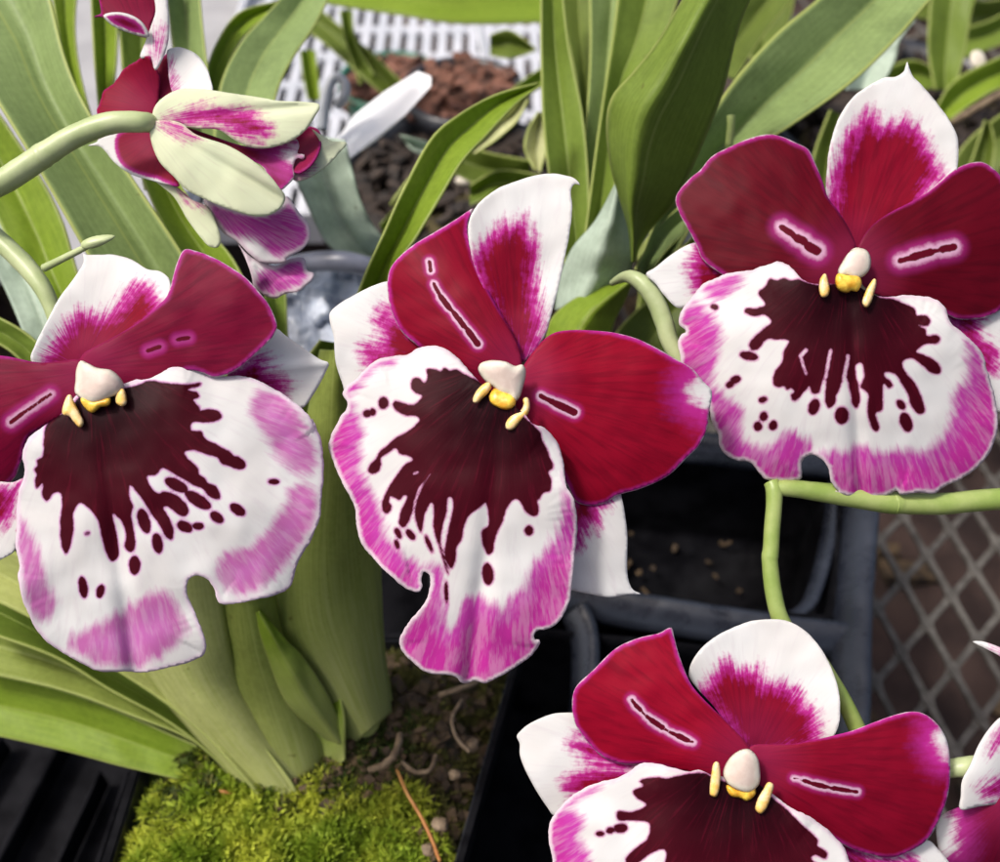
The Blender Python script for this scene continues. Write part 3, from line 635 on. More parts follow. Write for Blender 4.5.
LF(M['leaf_sage'], Cp, [(617, 184), (596, 222), (572, 250), (560, 280), (556, 310)], [(618, 184), (628, 212), (632, 245), (629, 270), (612, 290)], [.262, .263, .266, .27, .272], fold=-7, seed=47, thick=.001)
LF(M['leaf_bright'], Cp, [(546, 345), (552, 320), (572, 302), (598, 290), (628, 281)], [(600, 355), (608, 340), (614, 320), (622, 303), (630, 284)], [.266, .266, .266, .267, .268], fold=-7, seed=48, thick=.001)
LF(M['leaf_grey'], Cp, [(640, 278), (640, 250), (662, 222), (700, 190), (735, 160)], [(650, 285), (658, 262), (680, 238), (712, 212), (745, 180)], [.27, .27, .272, .275, .28], fold=3, seed=49)
LF(M['leaf_bright'], Cp, [(660, 300), (662, 272), (680, 250), (705, 225)], [(700, 300), (695, 275), (705, 262), (720, 240)], [.285, .285, .285, .285], fold=3, seed=50)
LF(M['leaf_dark'], Cp, [(560, 420), (610, 340), (650, 300), (700, 280)], [(640, 420), (680, 360), (700, 320), (740, 300)], [.30, .30, .30, .30], fold=3, seed=52)
tube('cut_stub', M['stem'], Cp, [(731, 116, .262, 4.5), (731, 126, .262, 4), (729, 146, .263, 4)])
# plants in the background
def bgplant(label, loc, leaves, cat='potted plant'):
    t = empty('background_plant', loc, label, cat, 'leafy plants in the background')
    for mt, a, b, d, s_ in leaves: LF(M[mt], t, a, b, d, fold=5, seed=s_, n=40, m=10, wav=2)
    return t
bgplant('plant whose bright green leaf lies level along the top edge', P(420, 0, .42), [('leaf_bright', [(250, -40), (340, -30), (430, -30), (600, -30)], [(280, -6), (340, 6), (400, 15), (470, 24), (600, 20)], [.42, .42, .42, .43], 61),
    ('leaf_dark', [(290, 20), (320, 40), (360, 75), (390, 100)], [(310, 0), (345, 30), (375, 55), (405, 85)], [.46, .45, .44, .44], 62), ('leaf', [(340, 10), (345, 40), (360, 85)], [(352, 10), (356, 40), (374, 75)], [.44, .44, .44], 63),
    ('leaf_bright', [(300, 50), (303, 75), (308, 100)], [(315, 50), (318, 75), (320, 100)], [.44, .44, .44], 64)])
bgplant('small plant with pale new shoots between the tag and the white sepal', P(480, 190, .38), [('leaf_dark', [(490, 35), (510, 30), (535, 48)], [(490, 55), (512, 58), (536, 50)], [.42, .42, .42], 65),
    ('leaf_dark', [(440, 130), (480, 150), (530, 160)], [(430, 160), (480, 185), (530, 190)], [.36, .36, .36], 66), ('leaf', [(470, 185), (500, 170), (540, 175)], [(470, 205), (500, 195), (545, 195)], [.35, .35, .35], 67),
    ('bud', [(428, 160), (412, 175), (396, 195), (390, 205)], [(440, 165), (428, 185), (412, 203), (396, 210)], [.33, .33, .33, .33], 68), ('bud', [(538, 112), (528, 130), (525, 150), (535, 170)], [(545, 112), (548, 130), (546, 150), (540, 172)], [.34, .34, .34, .34], 69),
    ('bud', [(525, 95), (505, 110), (480, 130), (470, 150)], [(528, 100), (516, 122), (496, 140), (474, 154)], [.34, .34, .34, .34], 70), ('leaf', [(380, 225), (400, 205), (430, 200)], [(385, 240), (405, 222), (432, 210)], [.36, .36, .36], 90),
    ('leaf_bright', [(500, 100), (530, 75), (556, 60)], [(508, 108), (536, 90), (558, 75)], [.40, .41, .42], 91), ('leaf_dark', [(480, 215), (520, 205), (560, 215)], [(480, 240), (520, 235), (560, 240)], [.37, .37, .37], 92),
    ('leaf_sage', [(400, 135), (420, 140), (440, 145)], [(410, 148), (425, 155), (440, 150)], [.37, .37, .37], 72)])
bgplant('dark leafy plant filling the upper right corner', P(930, 60, .45), [('leaf', [(935, -60), (930, 0), (928, 50), (935, 90)], [(1000, -60), (975, 0), (965, 50), (955, 90)], [.42, .42, .42, .42], 73),
    ('leaf_sage', [(845, 90), (850, 60), (870, 30), (900, 10)], [(880, 90), (895, 60), (900, 40), (915, 20)], [.36, .36, .36, .36], 74), ('leaf_bright', [(935, 110), (950, 85), (975, 68), (1040, 40)], [(950, 120), (970, 105), (1000, 88), (1040, 78)], [.40, .40, .40, .40], 75),
    ('leaf_dark', [(1040, -20), (990, 0), (940, -10), (880, -30)], [(1040, 40), (980, 35), (930, 20), (870, 10)], [.50, .48, .46, .46], 76), ('leaf_dark', [(730, -40), (740, 20), (755, 70)], [(800, -40), (790, 20), (770, 60)], [.45, .44, .43], 78),
    ('leaf', [(950, 30), (990, 20), (1040, -10)], [(960, 60), (1000, 45), (1040, 30)], [.47, .47, .47], 79), ('leaf_dark', [(940, 200), (960, 150), (1000, 115), (1040, 100)], [(1000, 210), (1000, 170), (1020, 145), (1040, 130)], [.40, .40, .40, .40], 86), ('leaf', [(880, 70), (915, 60), (950, 80)], [(885, 95), (920, 90), (950, 86)], [.44, .44, .44], 87), ('leaf_dark', [(960, 190), (975, 150), (985, 120)], [(985, 195), (995, 150), (990, 122)], [.38, .38, .38], 88), ('leaf_dark', [(800, 210), (815, 150), (830, 110)], [(845, 210), (842, 160), (850, 120)], [.36, .36, .36], 80), ('leaf_dark', [(700, 60), (725, 30), (760, -20)], [(735, 80), (760, 40), (800, -10)], [.38, .39, .40], 85)])
bgplant('low dark green plant seen between the centre and right flowers', P(640, 320, .34), [('leaf_dark', [(600, 400), (630, 340), (640, 290)], [(700, 400), (700, 340), (680, 290)], [.36, .36, .36], 81), ('leaf', [(620, 340), (650, 310), (700, 295)], [(640, 360), (670, 330), (710, 310)], [.33, .33, .33], 82)])
bgplant('green leaf behind the gap between the left and centre flowers', P(320, 400, .30), [('leaf_dark', [(270, 480), (285, 420), (300, 370), (320, 340)], [(350, 480), (350, 420), (350, 380), (352, 345)], [.262, .262, .262, .264], 83)])
o = tube('dry_stem', M['root'], None, [(930, 130, .42, 4), (960, 118, .42, 4), (1000, 95, .42, 4), (1030, 80, .42, 4)]); tag(o, 'brown dry stem crossing behind the right flower at the right edge', 'dry stem')
for x, y, a, b_, lab in ((978, 60, 8, 10, 'small whitish blossom blurred in the dark at upper right'), (478, 226, 10, 6, 'small whitish pebble between the leaf and the crimson petal'), (468, 178, 13, 6, 'pinkish brown dry bulb in the dark bark'), (745, 40, 5, 5, 'small pinkish speck of bark in the dark above the strap leaf')):
    o = blob('pale_lump', M['cap'], None, .40, x, y, a, b_, -15); tag(o, lab, 'lump')
# ================================================================== STEMS
def stem(label, pts, mat='stem', bracts=(), **kw):
    x, y, d, r = pts[0]
    t = empty('flower_stem', P(x, y, d), label, 'flower stem', 'flower stems')
    tube('stalk', M[mat], t, pts, jit=.05, **kw)
    return t
t = stem('thick pale green stem carrying the nodding flower at upper left', [(-40,200,.214,13),(0,183,.213,12.5),(33,162,.2126,12.2),(42,156,.2125,12.6),(50,151,.2123,12),(75,136,.212,11.5),(110,123,.2115,11),(140,122,.2122,10.5),(150,123,.2138,9.5),(160,124,.2155,7)], 'stem_pale')
t = stem('pale green stem end with a small bract bud above the left flower', [(-30,215,.222,10),(0,241,.22,10),(25,265,.219,10),(42,287,.218,9),(52,308,.218,8),(62,340,.218,8)], 'stem_pale')
tube('side_branch', M['stem_pale'], t, [(44,268,.217,4),(60,260,.215,3.6),(76,252,.213,3.4),(86,247,.212,3)])
blob('bud', M['stem_pale'], t, .211, 98, 241, 18, 5.5, -16, taper=-.3)
t = stem('green stem behind the right flower, running level and bending down to the bottom flower', [(1030,497,.222,11),(985,500,.221,11),(940,504,.22,11),(905,503.5,.2193,10.6),(895,503,.219,11.2),(886,502.5,.2188,10.8),(840,495,.218,10.5),(805,490,.217,9),(785,488,.2165,8.5),(772,488,.2165,6.5)])
tube('branch', M['stem'], t, [(771,482,.2168,7.6),(774,490,.2163,8.4),(774,505,.216,8),(772,530,.216,8),(771,548,.216,8),(770,556,.216,8.4),(770,563,.216,8),(773,590,.216,8.4),(780,618,.216,8.6),(795,640,.216,8.2),(815,655,.216,7.6),(832,680,.216,7.4),(846,705,.216,8),(860,735,.216,9)])
t = stem('short pale green stem curving behind the right flower, above the centre flower tip', [(612,283,.232,3),(624,277,.226,5.5),(634,278,.223,7.5),(646,287,.222,9),(657,304,.222,9.5),(664,322,.222,9.5),(670,342,.222,9),(684,366,.222,9)], 'stem_pale')
t = stem('short green stem holding the flower at the right edge', [(925,770,.214,8),(948,769,.213,9),(964,767,.212,10),(985,765,.212,10)], 'stem_pale')
# ================================================================== FLOWERS
def flower(D, x, y, label): return empty('orchid_flower', P(x, y, D+.004), label, 'orchid flower', 'open pansy orchid flowers with a blotched lip')
def shift(l, dx, dy): return [(a+dx, b+dy) for a, b in l]
# ---- centre flower
D = .200
f = flower(D, 500, 385, 'centre orchid flower, crimson right petal coloured as lit, its lip hanging in a narrow magenta lobe')
petal('dorsal_sepal', M['sepal'], f, D,
      [(580,185),(575,179),(566,176),(555,174),(534,176),(515,182),(496,190),(478,204),(470,218),(468,230),(470,248),(473,262),(484,290),(500,325),(512,352),(522,362),(534,352),(545,336),(550,320),(562,271),(570,230),(572,206),(571,190),(575,184)],
      (520,362), (545,176), (-18, 22, -26, 90), seed=1,
      colour=[(470,262),(475,248),(482,238),(492,229),(503,220),(514,217),(522,214),(529,222),(537,238),(541,252),(539,271),(542,290),(543,306),(546,330),(540,352),(520,372),(500,345)], edgejit=.4)
petal('lateral_sepal', M['sepal'], f, D,
      [(392,282),(376,285),(350,298),(336,307),(330,314),(331,325),(334,336),(336,362),(343,384),(348,398),(380,400),(440,380),(450,340),(420,300)],
      (480,365), (332,318), (-30, 0, -12, -30), seed=2,
      colour=[[(372,322),(376,309),(386,302),(402,314),(440,345),(440,380),(400,372),(384,364),(372,345),(380,333)],[(360,341),(378,340),(400,352),(400,375),(372,374),(358,352)]], ruffle=3)
petal('lateral_sepal', M['sepal'], f, D,
      [(560,495),(590,490),(618,490),(622,500),(625,517),(627,535),(627,572),(629,583),(633,590),(641,594),(628,594),(610,597),(591,594),(573,590),(560,585),(545,540)],
      (540,430), (618,590), (-34, 8, -22, -40), seed=3,
      colour=[(570,490),(617,492),(611,505),(604,513),(603,528),(597,536),(590,528),(584,545),(575,552),(560,548)], ruffle=2)
petal('petal', M['petal'], f, D,
      [(473,209),(466,213),(459,218),(436,232),(413,246),(397,260),(390,271),(388,290),(393,313),(403,332),(420,347),(440,366),(470,388),(500,394),(520,378),(521,358),(512,334),(492,299),(476,264),(469,240),(468,222)],
      (518,372), (415,260), (-5, 30, -45, -150), hw=.62, seed=4,
      slit=[(429.5,262,431,271,2.2),(434,284,441,297,2.0),(441,297,449,307,3),(449,307,455,314,2),(455,314,464,326,2.9),(464,326,468,329,2),(468,331,478,344,3.3)])
petal('petal', M['petal_lit'], f, D,
      [(535,350),(544,340),(555,333),(571,330.5),(592,331),(613,333),(636,339),(659,350),(673,358),(692,369),(703,382),(711,391),(709,410),(706,430),(698,446),(687,457),(668,475),(641,488),(617,495),(606,502),(590,505),(576,501),(569,488),(560,468),(540,445),(522,425),(516,405),(522,370)],
      (520,385), (690,410), (-6, 14, -30, -70), hw=.75, seed=5, slit=[(541,396,549,400,2.6),(549,400,557,404,2.9),(557,404,574,412,3.8)],
      white=[(707,387,11),(699,391,8),(710,398,9)])
c3 = [(700,190),(650,160),(610,140),(590,127),(560,132),(535,120),(525,135),(505,128),(480,125),(460,130),(465,160),(450,185),(430,165),(405,165),(393,185),(400,220),(425,235),(440,240),(425,265),(400,280),(360,272),(325,262),(315,280),(325,300),(370,325),(420,330),(430,345),(410,370),(370,400),(330,420),(290,455),(260,480),(240,515),(215,540),(207,565),(225,578),(250,568),(265,540),(265,510),(300,485),(330,468),(345,490),(385,500),(400,515),(370,535),(350,560),(320,600),(290,650),(270,700),(272,735),(290,748),(305,735),(312,715),(300,700),(305,675),(325,680),(345,690),(365,668),(378,672),(365,705),(350,740),(342,790),(360,808),(380,790),(400,740),(410,690),(425,640),(460,600),(480,575),(455,610),(435,650),(415,700),(410,760),(425,810),(437,830),(445,810),(450,760),(470,715),(483,700),(492,740),(490,800)]
c5 = [(500,160),(520,220),(540,290),(554,322),(556,318),(548,280),(532,225),(522,180),(530,110),(545,60),(550,10),(556,-15),(568,-10),(575,20),(562,90),(548,150),(545,175),(538,230),(550,275),(567,297),(578,280),(585,250),(590,200),(610,170),(620,120),(640,70),(660,50),(690,30),(712,10),(724,50),(725,110),(700,125),(695,150),(705,200),(725,235),(745,225),(755,170),(770,130),(790,90),(800,50),(820,15),(835,0)]
c6 = [(165,0),(180,20),(200,55),(230,70),(250,60),(252,30),(245,0)]
c4 = [(80,690),(100,660),(130,650),(135,600),(122,570),(143,550),(130,510),(115,470),(95,430),(85,395),(60,370),(20,330),(-20,270),(-100,230)]
lip = petal('lip', M['lip'], f, D,
      [(431,346),(445,349),(459,360),(470,372),(484,386),(505,398),(524,414),(533,424),(543,427),(552,436),(559,447),(564,470),(567,487),(574,500),(577,525),(574,558),(572,580),(569,602),(559,621),(552,627),(545,629),(538,630),(534,634),(535,640),(540,641),(533,653),(515,667),(494,679),(485,683),(475,680),(468,683),(460,682),(458,678),(452,675),(427,672),(413,662),(401,648),(400,639),(405,628),(413,617),(420,609),(427,599),(430,586),(429,574),(424,571),(421,578),(422,588),(418,592),(403,586),(390,575),(376,561),(362,543),(357,525),(355,507),(341,479),(334,462),(329,444),(335,429),(341,417),(348,404),(343,394),(348,386),(357,379),(373,363),(390,357),(408,355),(420,348)],
      (505,392), (470,675), (10, 40, -75, -110, 0, -10), mid=(520,455), seed=6,
      dark=T(320,340,c3)+T(320,500,c5)+T(480,500,c6)+T(520,340,c4), ruffle=6, edgejit=.8, step=2.2,
      dots=E(320,340,[(275,272,5,6,0),(205,317,4.6,4.2,0),(228,310,3.4,4.2,0)])+E(320,500,[(338,143,3.1,6,-25),(392,150,3.6,6.6,-38),(333,190,2.6,5,-15),(470,187,2.3,9.5,-22),(545,395,2.1,11,-2),(725,318,5.8,11.4,-6)])+E(520,340,[(38,820,4.5,5.2)]),
      holes=C(320,340,[(408,575,425,570,4)]),
      colour=[T(320,340,[(295,90),(250,95),(190,140),(140,200),(110,225),(90,190),(150,100),(240,70)]),
              T(320,340,[(118,285),(140,320),(158,380),(155,450),(150,520),(165,590),(205,670),(240,760),(270,862),(300,900),(330,940),(400,975),(440,1000),(420,1100),(300,1060),(160,900),(120,760),(-20,450),(60,300)]),
              T(320,500,[(500,300),(498,380),(510,440),(515,520),(550,575),(600,545),(625,500),(640,450),(670,435),(690,480),(740,470),(790,495),(840,440),(890,400),(930,300),(1000,230),(1040,150),(1070,60),(1075,-40),(1085,-110),(1200,-100),(1200,400),(900,850),(400,850),(250,650),(400,450)])])
cl_ = blob('column', M['cap'], f, D, 502, 374, 11, 9, 30, zc=14, c=8)
petal('anther_cap', M['cap'], cl_, D, T(420,300,[(255,300),(262,278),(290,266),(330,264),(370,270),(410,288),(440,282),(452,302),(450,335),(438,380),(425,418),(405,436),(385,412),(350,398),(318,372),(280,342)]), (502,360), (502,388), (20,0,0,-10), wob=3, step=1.2, dome=6, seed=3)
petal('callus', M['callus'], lip, D, T(420,300,[(302,415),(320,385),(350,388),(385,405),(408,430),(402,455),(372,468),(335,458),(308,440)]), (502,384), (502,400), (18,0,0,0,0), wob=5, step=1.0, dome=6, seed=5)
petal('callus_horn', M['prong'], lip, D, T(420,300,[(232,438),(240,405),(270,370),(296,358),(304,372),(290,398),(262,425),(245,441)]), (502,374), (502,414), (17,2,0,0), wob=1, step=1.0, dome=3, seed=7)
petal('callus_horn', M['prong'], lip, D, T(420,300,[(374,552),(376,525),(405,495),(440,475),(450,450),(448,428),(462,424),(470,455),(462,488),(432,520),(395,556)]), (502,374), (502,414), (17,2,0,0), wob=1, step=1.0, dome=3, seed=7)
# ---- right flower
D = .212
f = flower(D, 850, 280, 'upper right orchid flower with crimson petals darkened for shade and a wide magenta-edged lip')
o_ = (800, 60)
petal('dorsal_sepal', M['sepal'], f, D,
      [(907,62),(909,68),(913,77),(920,84),(928,93),(940,108),(950,122),(957.5,140),(958,153),(955,175),(940,200),(900,235),(870,255),(856,262),(846,250),(835,225),(826,196),(827,170),(830,145),(838,120),(852,98),(870,85),(885,78),(896,77),(904,71)],
      (850,262), (906,80), (-36, 10, -10, 40), seed=11, edgejit=.4,
      colour=T(780,0,[(205,830),(222,700),(255,610),(300,530),(350,480),(400,455),(425,480),(440,520),(470,520),(500,510),(550,480),(580,530),(610,560),(640,600),(660,650),(680,680),(700,760),(640,862),(560,1200),(250,1200),(190,900)]))
petal('lateral_sepal', M['sepal'], f, D,
      [(696,243),(684,247),(670,256),(655,268),(646,274),(655,283),(665,296),(679,308),(700,300),(740,290),(760,270),(720,250)],
      (780,270), (650,276), (-30, 0, -14, -30), seed=12, colour=[(694,245),(697,240),(715,250),(745,270),(740,295),(700,298),(687,285),(684,270)])
petal('lateral_sepal', M['sepal'], f, D,
      [(940,312),(972,312),(1000,303),(1016,315),(1022,360),(1012,405),(998,412),(990,392),(975,350),(955,330)],
      (900,290), (1015,390), (-32, 0, -14, -30), seed=13, colour=[(935,305),(990,310),(982,330),(1000,350),(1000,372),(985,375),(960,345)])
petal('petal', M['petal_shaded'], f, D,
      [(827,197),(823,184),(815,164),(808,150),(797,144),(781,137),(768,135),(749,139),(733,146),(712,157),(700,171),(690,179),(676,198),(680,214),(690,232),(697,246),(703,259),(719,272),(740,282),(780,285),(815,290),(838,285),(852,268),(856,250),(850,232),(838,212)],
      (850,268), (700,200), (-4, 22, -45, -70), hw=1.35, halo=.85, seed=14, slit=C(640,60,[(612,722,655,752,13),(655,752,675,765,9),(675,768,705,780,17),(705,780,725,800,10),(725,802,762,824,19)]))
petal('petal', M['petal_shaded'], f, D,
      [(858,262),(858,248),(870,228),(888,214),(911,202),(930,190),(944,178),(958,168),(972,163),(983,163),(995,171),(1004,182),(1014,205),(1018,245),(1014,285),(1002,308),(986,317),(972,319),(958,319),(946,314),(915,300),(880,296),(862,284)],
      (852,268), (1010,235), (-4, 22, -45, -70), hw=1.35, halo=.85, seed=15, slit=C(800,240,[(430,90,490,78,11),(485,75,560,52,16),(560,52,605,44,8),(610,42,660,32,15)]))
r3 = [(840,190),(740,190),(680,170),(650,175),(620,165),(590,175),(560,168),(540,200),(510,230),(530,260),(540,280),(500,295),(455,295),(450,310),(490,330),(540,325),(565,355),(530,385),(490,420),(470,450),(480,475),(510,470),(545,430),(590,430),(640,435),(620,480),(610,530),(580,570),(575,625),(600,635),(622,628),(630,645),(655,640),(665,655),(650,665),(655,690),(675,690),(710,650),(730,630),(740,660),(770,660),(790,600),(800,600),(798,700),(815,725),(840,700)]
r4 = [(155,670),(170,640),(185,600),(195,590),(215,660),(225,710),(245,725),(258,700),(255,640),(240,580),(240,540),(265,530),(275,590),(262,635),(290,660),(290,740),(310,810),(330,825),(340,810),(325,745),(350,735),(355,680),(360,620),(380,640),(398,630),(385,605),(365,590),(362,570),(410,580),(430,610),(460,660),(480,720),(510,750),(535,740),(525,690),(510,650),(490,610),(460,580),(440,540),(445,520),(480,510),(530,545),(570,575),(600,575),(605,555),(580,520),(530,495),(500,480),(520,460),(545,448),(590,445),(603,425),(590,410),(545,412),(540,385),(510,370),(550,370),(560,345),(540,325),(500,325),(495,300),(450,275),(400,255),(340,245),(250,190)]
lip = petal('lip', M['lip'], f, D,
      T(640,240,[(840,190),(740,190),(700,170),(650,120),(600,95),(550,92),(520,105),(490,130),(440,138),(380,145),(310,175),(270,195),(230,240),(190,290),(170,330),(172,370),(200,388),(198,400),(182,405),(165,440),(172,490),(180,560),(230,650),(290,700),(310,780),(340,840)])+T(660,360,[(258,370),(280,405),(330,428),(390,440),(430,490),(460,515),(540,522),(605,512),(612,490),(608,445),(630,415),(660,408),(700,430),(725,465),(738,520),(770,570)])+T(800,360,[(150,560),(190,580),(290,590),(380,580),(415,560),(430,578),(500,568),(580,572),(610,548),(700,508),(740,480),(800,420),(840,330),(850,260),(835,150),(800,30),(795,0)])+T(800,240,[(770,470),(700,400),(650,360),(620,290),(580,255),(520,242),(440,240),(400,245),(320,240),(230,190)]),
      (848,275), (860,490), (8, 40, -70, -60, 0, -8), mid=(850,350), seed=16, dark=T(640,240,r3)+T(800,240,r4),
      holes=C(640,240,[(715,475,690,500,8),(690,500,700,530,6),(700,535,715,575,6),(820,475,800,590,7)])+C(800,240,[(205,500,188,600,8)]),
      dots=E(640,240,[(322,290,4.3,2.8,20),(470,500,9.6,4.4,12),(388,622,4.6,3.4,-25),(412,602,5.6,4,-20),(530,688,4.6,3.2,-15),(533,760,4,5,20),(508,802,4.4,4.8,0),(573,797,4.2,5.2,20)])+E(800,240,[(60,718,5.6,8.4,20),(178,755,7,8.8,0),(433,710,3.8,6,-40),(455,785,6,10,-20)]),
      ruffle=5, edgejit=.8, step=2.2,
      colour=[T(640,240,[(420,155),(370,160),(310,185),(290,210),(335,228),(375,205)]),
              T(640,240,[(190,295),(240,300),(310,360),(328,420),(312,500),(290,600),(240,700),(100,600),(100,400),(130,330)]),
              T(660,360,[(220,150),(300,190),(330,210),(325,280),(340,340),(400,395),(450,400),(510,375),(550,340),(600,345),(630,370),(605,420),(600,470),(640,560),(440,560),(300,480),(180,380),(150,200)]),
              T(800,360,[(115,420),(190,415),(280,395),(340,425),(440,412),(560,410),(620,350),(670,270),(695,200),(685,150),(735,110),(745,-20),(735,-70),(800,-100),(950,100),(950,400),(700,600),(400,680),(100,650)])])
cl_ = blob('column', M['cap'], f, D, 856, 258, 11, 9, -60, zc=14, c=8)
petal('anther_cap', M['cap'], cl_, D, T(800,240,[(168,130),(185,98),(212,58),(248,38),(285,48),(301,80),(297,122),(272,152),(240,162),(200,150),(170,152)]), (856,244), (856,272), (20,0,0,-10), wob=3, step=1.2, dome=6, seed=3)
petal('callus', M['callus'], lip, D, T(800,240,[(155,172),(165,148),(205,155),(250,158),(262,182),(245,218),(222,215),(200,224),(165,208)]), (856,268), (856,284), (18,0,0,0,0), wob=5, step=1.0, dome=6, seed=5)
petal('callus_horn', M['prong'], lip, D, T(800,240,[(92,165),(108,148),(118,180),(124,215),(116,238),(98,244),(86,218)]), (856,258), (856,298), (17,2,0,0), wob=1, step=1.0, dome=3, seed=7)
petal('callus_horn', M['prong'], lip, D, T(800,240,[(322,168),(326,182),(318,218),(302,268),(286,288),(272,272),(282,232),(305,188)]), (856,258), (856,298), (17,2,0,0), wob=1, step=1.0, dome=3, seed=7)
# ---- left flower
D = .199
f = flower(D, 95, 385, 'left orchid flower with a swept-up crimson petal and broad white lip faintly edged lilac')
petal('dorsal_sepal', M['sepal'], f, D,
      T(0,230,[(352,85),(358,100),(372,108),(430,108),(500,110),(570,130),(640,172),(690,180),(725,205),(737,250),(730,300),(650,420),(500,520),(400,560),(350,600),(250,620),(170,600),(133,556),(150,500),(200,400),(260,290),(320,210),(362,140),(360,112)]),
      (83,355), (95,255), (-30, 6, -20, 40), seed=21, edgejit=.3,
      colour=T(0,230,[(170,580),(200,500),(260,420),(300,365),(370,335),(430,355),(500,305),(550,240),(600,210),(660,235),(690,280),(712,325),(650,450),(400,620),(200,640)]))
petal('lateral_sepal', M['sepal'], f, D,
      T(0,380,[(110,425),(60,440),(-60,440),(-150,500),(-100,760),(-40,800),(0,775),(60,740),(80,690),(140,600)]),
      (60,420), (-20,560), (-30, 0, -12, -20), seed=22, colour=T(0,380,[(120,420),(60,440),(-100,440),(-100,640),(0,640),(60,610),(85,540)]))
petal('lateral_sepal', M['sepal'], f, D,
      T(160,230,[(495,425),(540,455),(590,490),(640,525),(690,560),(727,572),(718,600),(700,640),(660,710),(615,766),(560,760),(400,700),(290,650),(380,500)]),
      (180,380), (328,362), (-30, 0, -14, -50, 0, 5), seed=23, white=[(300,352,14)],
      colour=T(160,230,[(290,620),(400,540),(440,525),(480,545),(460,590),(520,610),(560,645),(575,690),(500,720),(300,700)]))
petal('petal', M['petal_plum'], f, D,
      [(80,362),(85,353),(92,349),(120,334),(142,320),(158,306),(167,297),(171,287),(174,275),(178,262),(185,250),(198,252),(214,258),(230,267),(246,278),(258,291),(269,305),(275,318),(277,326),(273,336),(264,346),(250,359),(232,372),(214,377),(204,373),(192,370),(175,372),(160,378),(143,383),(120,388),(100,385),(85,376)],
      (85,362), (262,300), (-3, 24, -10, -70, 0), hw=.7, halo=.05, seed=24, slit=C(0,230,[(640,520,690,503,10),(765,472,815,464,9)]))
petal('petal', M['petal_plum'], f, D,
      [(88,365),(80,360),(65,361),(45,363),(33,362),(14,358),(0,356),(-25,356),(-50,372),(-58,420),(-40,470),(-8,492),(0,488),(14,478),(22,459),(28,437),(46,425),(63,414),(74,402),(86,385)],
      (88,375), (-50,425), (-3, 24, -40, -120), halo=.7, seed=25, slit=C(0,230,[(50,828,100,790,9),(100,790,220,708,7)]))
l3 = [(290,130),(205,190),(190,260),(185,330),(160,345),(163,365),(150,385),(160,410),(152,430),(160,470),(172,460),(185,445),(185,500),(205,522),(235,490),(260,485),(270,540),(262,600),(265,700),(285,750),(305,720),(320,640),(320,570),(350,530),(385,555),(420,600),(440,680),(460,750),(485,782),(512,760),(510,690),(490,600),(488,575),(520,600),(545,660),(540,720),(570,742),(585,720),(580,650),(568,580),(575,545),(560,500),(562,455),(610,510),(650,570),(690,630),(720,680),(740,690),(750,660),(735,600),(705,550),(720,545),(770,580),(800,588),(815,565),(800,530),(750,490),(700,480),(690,490),(660,470),(635,415),(670,412),(702,380)]
l4 = [(60,318),(110,345),(140,365),(185,385),(200,405),(230,425),(262,425),(255,390),(240,370),(205,355),(195,335),(170,320),(165,290),(120,250),(108,225),(150,218),(200,235),(250,250),(260,270),(310,290),(345,302),(368,290),(365,265),(340,245),(320,240),(305,225),(270,205),(240,190),(190,160),(180,135),(135,130),(140,100),(190,98),(230,95),(268,75),(255,50),(215,40),(165,45),(175,35)]
l2 = [(145,735),(170,720),(160,700),(120,690),(170,675),(178,662),(100,665),(0,655)]
l1 = [(650,650),(590,670),(480,690),(380,690)]
lip = petal('lip', M['lip_pale'], f, D,
      T(0,230,[(400,690),(530,665),(620,635),(680,605),(740,588),(800,573)])+T(160,230,[(120,575),(155,583),(180,600),(200,620),(260,633),(340,630),(400,640),(480,680),(560,730),(610,770),(640,800),(665,845)])+T(160,400,[(650,80),(690,160),(703,260),(705,340),(695,400),(690,490),(660,580),(620,650),(610,665),(585,720),(560,800),(500,838),(400,862)])+T(100,500,[(580,446),(540,449),(508,435),(492,380),(460,340),(410,325),(380,348),(373,390),(400,460),(430,540),(455,610),(450,660),(400,690),(300,720),(200,740),(100,738),(0,735)])+T(0,500,[(360,705),(330,688),(230,630),(160,560),(130,500),(100,430),(80,330),(88,290),(70,200),(75,130),(75,50)])+T(0,380,[(75,540),(85,480),(100,440),(110,390),(100,330),(120,260),(200,195),(270,145),(330,70)]),
      (95,385), (135,670), (9, 44, -70, -50, 0, -8), mid=(135,440), seed=26,
      dark=T(0,380,l3)+T(160,400,l4)+T(160,230,l2)+T(0,230,l1), ruffle=5, edgejit=.8, step=2.3,
      dots=E(160,400,[(72,367,13,6,26),(165,432,15,6.3,32),(335,472,9,5.2,35),(245,505,8,5,38),(108,545,8.6,5.5,25),(165,543,6,3.8,0),(490,352,6,2.9,0)])+E(0,380,[(622,607,6,13,-18),(680,703,5.2,10.4,-10),(583,797,5.6,9.8,0),(377,660,2.7,1.8,-20)])+E(0,500,[(360,375,4.6,11.2,-8),(435,392,4.2,7,14)]),
      holes=C(160,400,[(118,372,180,402,3)]),
      colour=[T(160,400,[(420,0),(500,0),(570,60),(610,140),(640,230),(640,290),(570,280),(520,230),(490,160),(440,100)]),
              T(160,400,[(600,390),(655,430),(650,500),(560,640),(450,760),(350,820),(290,790),(262,740),(300,690),(400,650),(480,580),(550,480)]),
              T(0,500,[(85,100),(135,200),(180,340),(215,440),(180,490),(120,370),(85,200)]),
              T(0,500,[(330,620),(440,545),(540,500),(620,450),(700,420),(760,500),(780,560),(700,630),(600,690),(450,685)])])
cl_ = blob('column', M['cap'], f, D, 96, 376, 11, 9, 20, zc=14, c=8)
